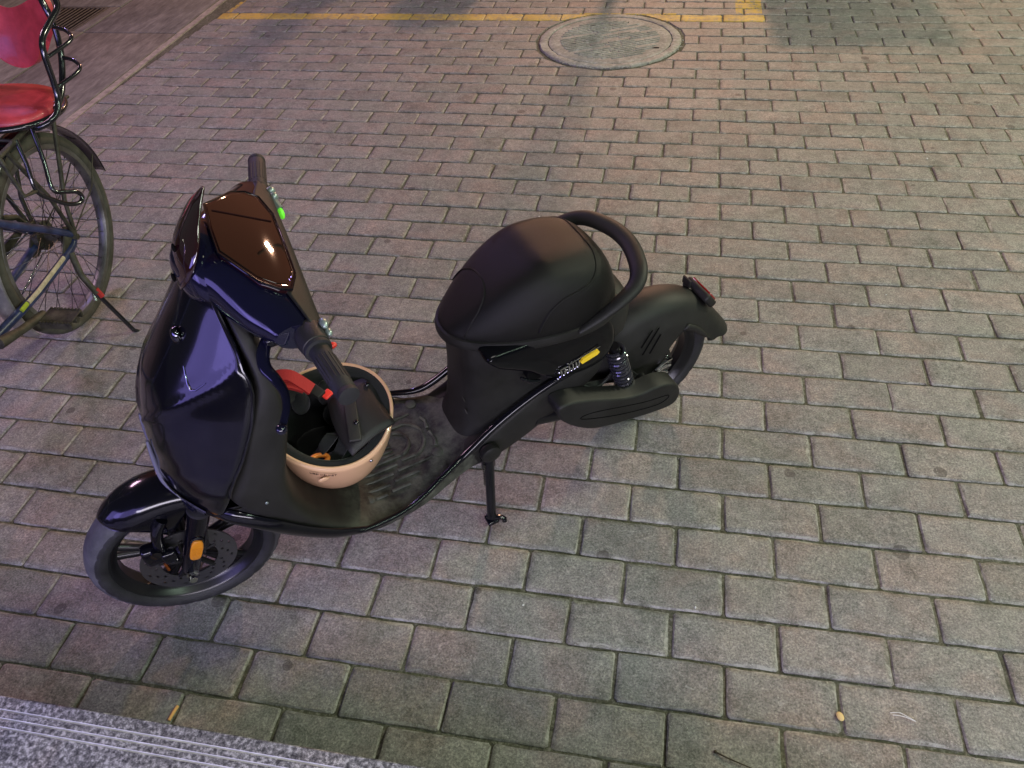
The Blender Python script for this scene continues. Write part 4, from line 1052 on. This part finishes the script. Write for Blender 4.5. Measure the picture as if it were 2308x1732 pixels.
# folded chin straps, buckle, orange pull ring
def ribbon(P, w_, m, name, par, th=.0016, up=(0, 0, 1)):
    P = catmull(P, 8); v = []; up = Vector(up)
    for i in range(len(P)):
        t = (P[min(i + 1, len(P) - 1)] - P[max(i - 1, 0)]).normalized(); s_ = t.cross(up).normalized(); u_ = s_.cross(t)
        v += [P[i] + s_ * w_ + u_ * th, P[i] - s_ * w_ + u_ * th, P[i] - s_ * w_ - u_ * th, P[i] + s_ * w_ - u_ * th]
    f = [(i * 4 + k, i * 4 + (k + 1) % 4, i * 4 + 4 + (k + 1) % 4, i * 4 + 4 + k) for i in range(len(P) - 1) for k in range(4)] + [(0, 1, 2, 3), tuple(len(P) * 4 - 4 + k for k in range(4))]
    return link(name, v, f, m, par, auto=40)
ribbon([(.055, .055, -.055), (.035, .06, -.02), (.01, .045, -.012), (.0, .02, -.05), (.01, -.01, -.10)], .012, M['padding'], 'strap', H)
ribbon([(.02, .085, -.04), (-.005, .07, -.015), (-.02, .04, -.02), (-.025, .03, -.07)], .012, M['padding'], 'strap', H)
G().add(*tube([(.050 + .018 * cos(b), .078 + .010 * sin(b), -.028 + .003 * cos(b)) for b in np.linspace(0, 2 * pi, 33)[:-1]], .0052, 10, closed=True)).put('pull_ring', M['orange'], H)
ribbon([(.088, -.108, .006), (.074, -.100, .040), (.048, -.088, .045), (.028, -.070, .032), (.014, -.056, .020)], .013, M['red'], 'red_strap', H, th=.004)
ribbon([(.098, -.100, -.002), (.085, -.088, .030), (.055, -.075, .036), (.028, -.062, .024)], .010, M['red'], 'red_strap', H, th=.004)
bk = G().add(*box((0, 0, 0), (.022, .030, .010), .002)); bk.xf(lambda p: Matrix.Rotation(rad(28), 4, 'Z') @ p + Vector((.006, -.050, .016))).put('buckle', M['matte'], H)
bk = G().add(*box((0, 0, 0), (.022, .018, .007), .003)); bk.xf(lambda p: Matrix.Rotation(rad(28), 4, 'Z') @ p + Vector((-.012, -.040, .010))).put('buckle_clip', M['redplastic'], H)
# clear visor folded round the back, hinge buttons, rivet and print
v = []
for i in range(25):
    b = rad(-150 + 150 * i / 24 - 12)
    for j in range(6):
        z = -.02 - .085 * j / 5 + .03; v.append(((.140 + .002 * j) * cos(b), (.133 + .002 * j) * sin(b), z + .03 * (1 - j / 5) * sin(pi * i / 24)))
vis = link('visor', v, gridf(25, 6), mat('clear_visor', (.5, .5, .55), .03, alpha=.10, spec=.8), H)
for b in (rad(176), rad(-8)): G().add(*ball((.134 * cos(b), .128 * sin(b), -.022), .014, (.5, .8, 1.2), 8)).put('visor_hinge', M['gloss'], vis)
G().add(*ball((-.045, .119, -.034), .004, (1, .6, 1), 6)).put('rivet', M['steel'], shl)
def on_shell(b, dep):
    a = math.asin(min(.99, dep / .205)); r = cos(a) ** .85
    return Vector((.1353 * r * cos(b), .1283 * r * sin(b), rim(b) * cos(a) - .208 * sin(a)))
def text_on(s, size, m, par, name, b0, dep, db):
    cu = bpy.data.curves.new(name, 'FONT'); cu.body = s; cu.size = size; cu.extrude = .0003; cu.align_x = 'CENTER'
    o = bpy.data.objects.new(name, cu); C.objects.link(o); dg_ = bpy.context.evaluated_depsgraph_get(); me = bpy.data.meshes.new_from_object(o.evaluated_get(dg_))
    bpy.data.objects.remove(o)
    for vt in me.vertices:
        x, y, z = vt.co; p = on_shell(b0 + x / .13, dep - y); p2 = p * 1.0; p2.x *= 1.004; p2.y *= 1.004; vt.co = p2 + Vector((p.x, p.y, 0)).normalized() * (z + .0006)
    me.materials.clear(); me.materials.append(m); t = bpy.data.objects.new(name, me); C.objects.link(t); t.parent = par; return t
text_on('LIBEI HELMET', .0085, M['dark'], shl, 'lettering', rad(66), .014, 0)
pt = on_shell(rad(66), .034); G().add(*ball(pt, .010, (1.2, .35, .75), 8)).put('vent_button', M['peach'], shl)

# ------------------------------------------------------------------ bicycle with child seat
ba, bl = rad(-83.7), rad(3.7)
bh = Vector((cos(ba), sin(ba), 0)); bL0 = Vector((-sin(ba), cos(ba), 0)); bZ = Vector((0, 0, 1))
bL = bL0 * cos(bl) - bZ * sin(bl); bU = bZ * cos(bl) + bL0 * sin(bl)
BM = Matrix.Translation((-1.976, .617, 0)) @ Matrix((bh, bL, bU)).transposed().to_4x4()
BK = top('bicycle', 'old blue bicycle on its kickstand with a pink child seat over the rear wheel', 'bicycle', BM)
HB = Vector((0, 0, .31))
g = G().add(*revolve_y([(.2785, .013), (.276, .016), (.262, .015), (.258, .006), (.258, -.006), (.262, -.015), (.276, -.016), (.2785, -.013)], 96, HB, closedp=True))
bw = g.put('wheel', M['bikerim'], BK)
tp = [(.310, 0), (.309, .008), (.304, .015), (.296, .0195), (.287, .0205), (.279, .017), (.274, .013)]
g = G().add(*revolve_y(tp[::-1] + [(r, -y) for r, y in tp[1:]], 96, HB)); g.put('tyre', M['biketyre'], bw)
G().add(*revolve_y([(0, .055), (.010, .055), (.014, .05), (.014, .035), (.030, .034), (.030, .030), (.018, .027), (.018, -.027), (.030, -.030), (.046, -.032), (.046, -.052), (.014, -.055), (0, -.055)], 36, HB)).put('hub', M['bikedirty'], bw)
spv, spf = cyl((0, 0, 0), (0, 0, 1), .0011, 5); sme = None
for k in range(36):
    a = 2 * pi * k / 36; sd_ = 1 if k % 2 else -1; off = .42 * (1 if (k // 2) % 2 else -1)
    p0 = HB + Vector((.028 * cos(a + off * 1.7), .031 * sd_, .028 * sin(a + off * 1.7))); p1 = HB + Vector((.26 * cos(a), .003 * sd_, .26 * sin(a)))
    if sme is None:
        so = link('spoke', spv, spf, M['spoke'], bw); sme = so.data
    else: so = bpy.data.objects.new('spoke', sme); C.objects.link(so); so.parent = bw
    d = p1 - p0; so.matrix_local = Matrix.Translation(p0) @ d.to_track_quat('Z', 'Y').to_matrix().to_4x4() @ Matrix.Diagonal((1, 1, d.length, 1))
v = []
for i in range(81):
    th = rad(-30 + 202 * i / 80)
    for j in range(9):
        y = -.031 + .062 * j / 8; r = .338 - 9 * y * y; v.append(HB + Vector((r * cos(th), y, r * sin(th))))
mg = link('mudguard', v, gridf(81, 9), M['chrome_guard'], BK); md = mg.modifiers.new('t', 'SOLIDIFY'); md.thickness = .0015
mg.data.materials.append(M['bikeblack'])
for i_, p in enumerate(mg.data.polygons): p.material_index = 1 if i_ // 8 > 38 else 0
for s_ in (1, -1):
    G().add(*tube([(-.285, .033 * s_, .44), (-.20, .045 * s_, .37), (-.01, .052 * s_, .31)], .0022, 6)).put('mudguard_stay', M['bikedirty'], BK)
# frame
g = G(); g.add(*tube([(.0, .055, .30), (.05, .056, .285), (.25, .050, .272), (.47, .025, .265)], [.010, .012, .013, .014], 12, smooth=6))
g.put('chainstay', M['bikeblue'], BK)
g = G(); g.add(*tube([(.09, .0625, .292), (.25, .0600, .283), (.30, .0570, .282)], .006, 8, oval=(1.25, .9))); g.put('cream_decal', M['decal'], BK)
G().add(*tube([(.305, .0565, .282), (.335, .0545, .280)], .006, 8, oval=(1.25, .9))).put('lime_decal', M['lime'], BK)
G().add(*tube([(.0, -.055, .30), (.25, -.050, .272), (.47, -.025, .265)], .012, 12)).put('chainstay', M['bikeblue'], BK)
for s_ in (1, -1):
    G().add(*tube([(-.005, .055 * s_, .315), (.10, .048 * s_, .40), (.24, .038 * s_, .508), (.42, .02 * s_, .655)], .0115, 12)).put('seatstay', M['bikeblue'], BK)
    g = G(); v, f = slabxz([(-.02, .325), (.01, .345), (.05, .32), (.075, .285), (.05, .262), (.0, .285)], s_ * .050, s_ * .056, .001, 3); g.add(v, f); g.add(*cyl((0, .056 * s_, .31), (0, .072 * s_, .31), .010, 6)); g.put('dropout', M['bikedirty'], BK, smooth=True)
G().add(*tube([(.47, 0, .265), (.40, 0, .68), (.38, 0, .85)], .016, 14)).put('seat_tube', M['bikeblue'], BK)
G().add(*tube([(.47, 0, .265), (1.0, 0, .62)], .018, 14)).put('down_tube', M['bikeblue'], BK)
G().add(*tube([(.405, 0, .66), (.98, 0, .76)], .015, 14)).put('top_tube', M['bikeblue'], BK)
G().add(*tube([(.47, -.04, .265), (.47, .04, .265)], .022, 18)).put('bottom_bracket', M['bikedirty'], BK)
# kickstand
ks_ = G().add(*tube([(.055, .066, .285), (.085, .090, .225), (.098, .125, .165)], [.011, .010, .010], 10)).put('kickstand', M['bikedirty'], BK)
G().add(*tube([(.096, .118, .175), (.0975, .196, .020), (.088, .214, .006)], [.0075, .007, .006], 10)).put('stand_leg', M['bikeblack'], ks_)
G().add(*tube([(.102, .115, .170), (.113, .122, .148)], [.003, .007], 8)).put('spring_hook', M['steel'], ks_)
G().add(*tube([(.092, .122, .178), (.094, .135, .150)], .009, 8)).put('red_sleeve', M['red'], ks_)
# crank and pedal
cr = G().add(*tube([(.485, .072, .285), (.40, .080, .262), (.300, .086, .240)], [.017, .012, .014], 12)).put('crank_arm', M['bikedirty'], BK)
g = G().add(*box((.315, .145, .248), (.070, .095, .004), .001)).add(*box((.345, .145, .238), (.008, .095, .022), .002)).add(*box((.285, .145, .238), (.008, .095, .022), .002)).add(*cyl((.315, .09, .238), (.315, .195, .238), .009, 12))
for k in range(9): g.add(*box((.2825, .104 + .0105 * k, .251), (.006, .005, .006), .001)).add(*box((.3475, .104 + .0105 * k, .251), (.006, .005, .006), .001))
g.put('pedal', M['bikedirty'], cr)
# chain, guard, sprocket
def chainrun(a, b, bow=0):
    a, b = Vector(a), Vector(b); n = int((b - a).length / .0127); g = G()
    for k in range(n):
        p = a.lerp(b, (k + .5) / n) + Vector((0, 0, bow * sin(pi * k / n))); d = (b - a).normalized()
        g.add(*tube([p - d * .0045, p + d * .0045], [.0042, .0042], 6, oval=(1, .6)))
        g.add(*ball(p + d * .006, .0026, n=4))
    return g
o = chainrun((.02, -.044, .355), (.46, -.044, .345)).put('chain', M['chrome'], BK, auto=80); o['kind'] = 'stuff'
o = chainrun((.03, -.044, .262), (.47, -.044, .185), -.01).put('chain', M['chrome'], BK, auto=80); o['kind'] = 'stuff'
G().add(*revolve_y([(.02, -.040), (.078, -.041), (.082, -.044), (.078, -.047), (.02, -.048)], 40, (.47, 0, .265), closedp=True)).put('chainring', M['bikedirty'], BK)
v, f = slabxz([(.05, .372), (.20, .378), (.42, .372), (.55, .34), (.56, .30), (.40, .345), (.12, .350)], -.058, -.050, .002, 4); G().add(v, f).put('chain_guard', M['bikedirty'], BK)
g = G().add(*tube([(.19, .012, .49), (.15, .022, .47), (.13, .02, .44)], .009, 8)).add(*box((.12, .03, .425), (.035, .012, .018), .003)); g.put('brake_arm', M['bikedirty'], BK)
# rack
for s_ in (1, -1):
    G().add(*tube([(-.24, .055 * s_, .655), (.30, .055 * s_, .655)], .006, 10)).put('rack_rail', M['bikedirty'], BK)
    G().add(*tube([(-.135, .060 * s_, .655), (-.10, .070 * s_, .62), (-.015, .068 * s_, .43), (-.005, .062 * s_, .315)], .0065, 10)).put('rack_strut', M['bikedirty'], BK)
    G().add(*tube([(.12, .060 * s_, .655), (.04, .066 * s_, .47), (.0, .063 * s_, .315)], .0065, 10)).put('rack_strut', M['bikedirty'], BK)
for x_ in (-.24, -.1, .05, .2, .30): G().add(*tube([(x_, -.055, .655), (x_, .055, .655)], .005, 8)).put('rack_bar', M['bikedirty'], BK)
# child seat, bolted to the rack
CS = [(-.02, .150, .715), (-.06, .156, .738), (-.105, .153, .775), (-.145, .150, .83), (-.165, .146, .89), (-.172, .136, .94), (-.195, .105, .992), (-.215, .05, 1.02)]
path = CS + [(x, -y, z) for x, y, z in CS[::-1]]
cs = G().add(*tube(path, .0088, 12, smooth=6)).put('child_seat', M['bikeblack'], BK, label='pink child seat in a black tube frame')
ell = [(-.03 + .135 * cos(a), .158 * sin(a), .708) for a in np.linspace(0, 2 * pi, 49)[:-1]]
G().add(*tube(ell, .0085, 12, closed=True)).put('seat_ring', M['bikeblack'], cs)
v = []; n = 56
for sc_, z in ((.0, .744), (.35, .743), (.7, .740), (.88, .736), (.96, .730), (1.0, .720), (1.0, .708), (.96, .702), (0, .702)):
    for k in range(n):
        a = 2 * pi * k / n; e = .86
        v.append((-.03 + .128 * sc_ * math.copysign(abs(cos(a)) ** e, cos(a)), .150 * sc_ * math.copysign(abs(sin(a)) ** e, sin(a)), z + (.004 * cos(3 * a) * sc_ if sc_ < .9 and sc_ else 0)))
f = gridf(9, n) + [(i * n + n - 1, (i + 1) * n + n - 1, (i + 1) * n, i * n) for i in range(8)]
link('seat_pad', v, f, M['pinkvinyl'], cs, label='round pink red seat cushion')
v = []
for i in range(21):
    t = i / 20
    for j in range(25):
        u = -1 + j / 12; wd = .142 * (1 - .28 * (1 - t) ** 2 - .10 * t ** 4) * 1.0
        zt = .968 - .060 * (1 - abs(u) ** 1.6) - .050 * max(0, abs(u) - .82) * 5 * .6; zb = .765 + .075 * abs(u) ** 2.2
        z = zb + (zt - zb) * t; y = wd * u; x = -.168 - .30 * (z - .77) + .030 * (1 - u * u) * -1 + .008 * sin(pi * t)
        v.append((x, y, z))
br = link('backrest', v, gridf(21, 25), M['pinkvinyl'], cs, label='pink backrest with a scooped top'); md = br.modifiers.new('t', 'SOLIDIFY'); md.thickness = .026; md.offset = 1
md2 = br.modifiers.new('b', 'BEVEL'); md2.width = .010; md2.segments = 3; md2.limit_method = 'ANGLE'; md2.angle_limit = rad(50)
for s_ in (1, -1):
    arm = [(-.20, .10, 1.03), (-.172, .165, .985), (-.150, .186, .950), (-.095, .184, .928), (-.045, .180, .905), (-.025, .180, .870), (-.018, .180, .80), (-.008, .180, .755), (.015, .178, .727), (.040, .165, .712), (.055, .140, .702), (.05, .12, .695)]
    G().add(*tube([(x, y * s_, z) for x, y, z in arm], .0085, 12, smooth=6)).put('armrest', M['bikeblack'], cs)
    for dzz, dx in ((0, 0), (-.078, .012)):
        lp = [(-.150 + dx * 1.2, .152, .895 + dzz), (-.140 + dx, .185, .893 + dzz), (-.125 + dx, .210, .884 + dzz), (-.105 + dx, .214, .876 + dzz), (-.065 + dx, .200, .868 + dzz), (-.028 + dx, .182, .860 + dzz)]
        G().add(*tube([(x, y * s_, z) for x, y, z in lp], .0055, 10, smooth=5)).put('side_loop', M['bikeblack'], cs)
    ft = [(.015, .085, .69), (.050, .105, .60), (.088, .122, .53), (.070, .142, .512), (.048, .160, .500), (.040, .168, .482), (.055, .166, .470), (.085, .152, .480), (.120, .134, .515), (.150, .120, .560), (.13, .110, .63), (.11, .095, .69)]
    G().add(*tube([(x, y * s_, z) for x, y, z in ft], .0065, 10, smooth=6)).put('footrest', M['bikeblack'], cs)
    G().add(*tube([(.20, .095 * s_, .69), (.20, .115 * s_, .57), (.152, .12 * s_, .560)], .006, 10)).put('footrest_stay', M['bikedirty'], cs)
    G().add(*tube([(-.06, .05 * s_, .700), (.02, .09 * s_, .690), (.20, .095 * s_, .685)], .007, 8)).put('seat_bracket', M['bikedirty'], cs)
# saddle and front half, outside the frame but part of the same machine
G().add(*loft([[Vector((x_, w_ * cos(a), z_ + h_ * sin(a))) for a in np.linspace(0, 2 * pi, 25)[:-1]] for x_, w_, z_, h_ in ((.25, .03, .87, .02), (.28, .085, .875, .035), (.36, .09, .875, .035), (.44, .05, .878, .025), (.53, .022, .885, .018), (.56, .008, .885, .01))])).put('saddle', M['leatherette'], BK)
FH = Vector((1.07, 0, .31))
fwl = G().add(*revolve_y([(.2785, .013), (.262, .015), (.258, 0), (.262, -.015), (.2785, -.013)], 64, FH)).put('wheel', M['bikerim'], BK)
G().add(*revolve_y(tp[::-1] + [(r, -y) for r, y in tp[1:]], 64, FH)).put('tyre', M['biketyre'], fwl)
for k in range(28):
    a = 2 * pi * k / 28; p0 = FH + Vector((.02 * cos(a + .5), .02 * (1 if k % 2 else -1), .02 * sin(a + .5))); p1 = FH + Vector((.26 * cos(a), 0, .26 * sin(a))); d = p1 - p0
    so = bpy.data.objects.new('spoke', sme); C.objects.link(so); so.parent = fwl; so.matrix_local = Matrix.Translation(p0) @ d.to_track_quat('Z', 'Y').to_matrix().to_4x4() @ Matrix.Diagonal((1, 1, d.length, 1))
for s_ in (1, -1): G().add(*tube([(1.07, .05 * s_, .31), (1.0, .05 * s_, .60), (.985, .0, .66)], .010, 10)).put('fork_blade', M['bikeblue'], BK)
G().add(*tube([(1.0, 0, .60), (.955, 0, .95)], .016, 12)).put('head_tube', M['bikeblue'], BK)
G().add(*tube([(.80, -.28, 1.0), (.90, -.26, 1.02), (.95, -.10, .97), (.955, 0, .955), (.95, .10, .97), (.90, .26, 1.02), (.80, .28, 1.0)], .011, 12, smooth=5)).put('handlebar', M['steel'], BK)

# ------------------------------------------------------------------ litter on the paving
def place(name, g, m, loc, rz, label, cat, group=None):
    o = g.put(name, m); o.location = loc; o.rotation_euler = (0, 0, rz); o['label'] = label; o['category'] = cat
    if group: o['group'] = group
    return o
place('cigarette_butt', G().add(*tube([(-.016, 0, .004), (.002, .0006, .004), (.016, 0, .004)], [.0034, .0036, .0033], 10)), M['butt'], (-1.0095, -.628, .0), rad(83), 'flattened brown cigarette butt lying in a paving joint beside the step', 'cigarette butt')
place('seed_husk', G().add(*ball((0, 0, .003), .0085, (.85, 1.15, .3), 8)), M['seedm'], (.334, -.424, 0), rad(20), 'pale oval seed husk on the paving at the lower right', 'seed husk')
place('dry_stalk', G().add(*tube([(-.03, .012, .004), (-.01, .004, .006), (.02, -.004, .005), (.05, -.012, .004)], [.0018, .0014, .0012, .0009], 6, smooth=4)).add(*ball((-.032, .013, .004), .0035, n=4)), M['leafm'], (.125, -.545, 0), 0, 'thin dark dry stalk on the paving near the bottom edge', 'stalk')
bits = [(1.0, -.02, .004, 'white crumb on the bare paving at the right, level with the kickstand'), (.62, .99, .003, 'white speck on the paving right of the scooter tail'),
        (.05, -.22, .0035, 'white crumb on a grey brick below and right of the kickstand'), (-.33, -.27, .003, 'white crumb on the paving straight below the kickstand foot'),
        (.72, -.55, .003, 'white speck near the lower right corner of the paving'), (-.55, 1.35, .004, 'white crumb on the paving above the scooter seat'),
        (.9, 1.9, .004, 'white crumb high on the right side of the paving'), (-1.28, -.11, .003, 'white speck on the paving left of the scooter front wheel')]
for x_, y_, r_, lab_ in bits:
    pb = place('white_crumb', G().add(*ball((0, 0, r_ * .5), r_, (1, rng.uniform(.5, .9), .5), 4)), M['whitebit'], (x_, y_, 0), rng.uniform(0, 3), lab_, 'crumb', 'white crumbs on the paving')
place('nylon_thread', G().add(*tube([(-.025, .0, .003), (-.01, .004, .005), (.0, .003, .004), (.022, -.004, .003), (.0, -.001, .004), (-.02, -.003, .003)], .0007, 5, smooth=6)), M['whitebit'], (.455, -.405, 0), rad(-8), 'thin white looped thread lying along a joint right of the seed husk', 'thread')

# ------------------------------------------------------------------ scooter, box and post added out of view to shade the far paving
def copy_tree(o, parent=None, depth=0):
    c = o.copy(); C.objects.link(c)
    if parent: c.parent = parent
    for ch in list(o.children): copy_tree(ch, c, depth + 1)
    return c
def add_shadow_scooter(x, y, az, label):
    c = copy_tree(S); h = rad(az); c.matrix_world = Matrix.Translation((x, y, 0)) @ Matrix.Rotation(h, 4, 'Z') @ Matrix.Rotation(rad(-6), 4, 'X'); c['label'] = label; return c
add_shadow_scooter(-1.05, 4.5, 176, 'dark scooter added out of view beyond the yellow line for its shadow')  # invented second scooter, kept only to cast a far shadow
po = G().add(*tube([(0, 0, 0), (0, 0, 3.2)], .034, 20)).add(*tube([(0, 0, 0), (0, 0, .02)], .09, 20)).put('shadow_post', M['bikedirty'])
po.location = (-.47, 4.5, 0); po['label'] = 'round metal post added out of view behind the manhole for its shadow'; po['category'] = 'post'  # invented post whose shadow crosses the far paving

CB = top('shadow_box', 'dark plastic box added out of view beyond the yellow line for its shadow', 'box', Matrix.Translation((.66, 4.36, 0)) @ Matrix.Rotation(rad(4), 4, 'Z'))  # invented box, placed to block light from the far paving
G().add(*box((0, 0, .30), (.72, .46, .58), .02)).put('box_body', M['matte'], CB)
G().add(*box((0, 0, .605), (.76, .50, .04), .012)).put('lid', M['gloss'], CB)
for sx in (-1, 1): G().add(*tube([(sx * .38, -.08, .40), (sx * .41, -.07, .42), (sx * .41, .07, .42), (sx * .38, .08, .40)], .01, 8)).put('handle', M['rubber'], CB)
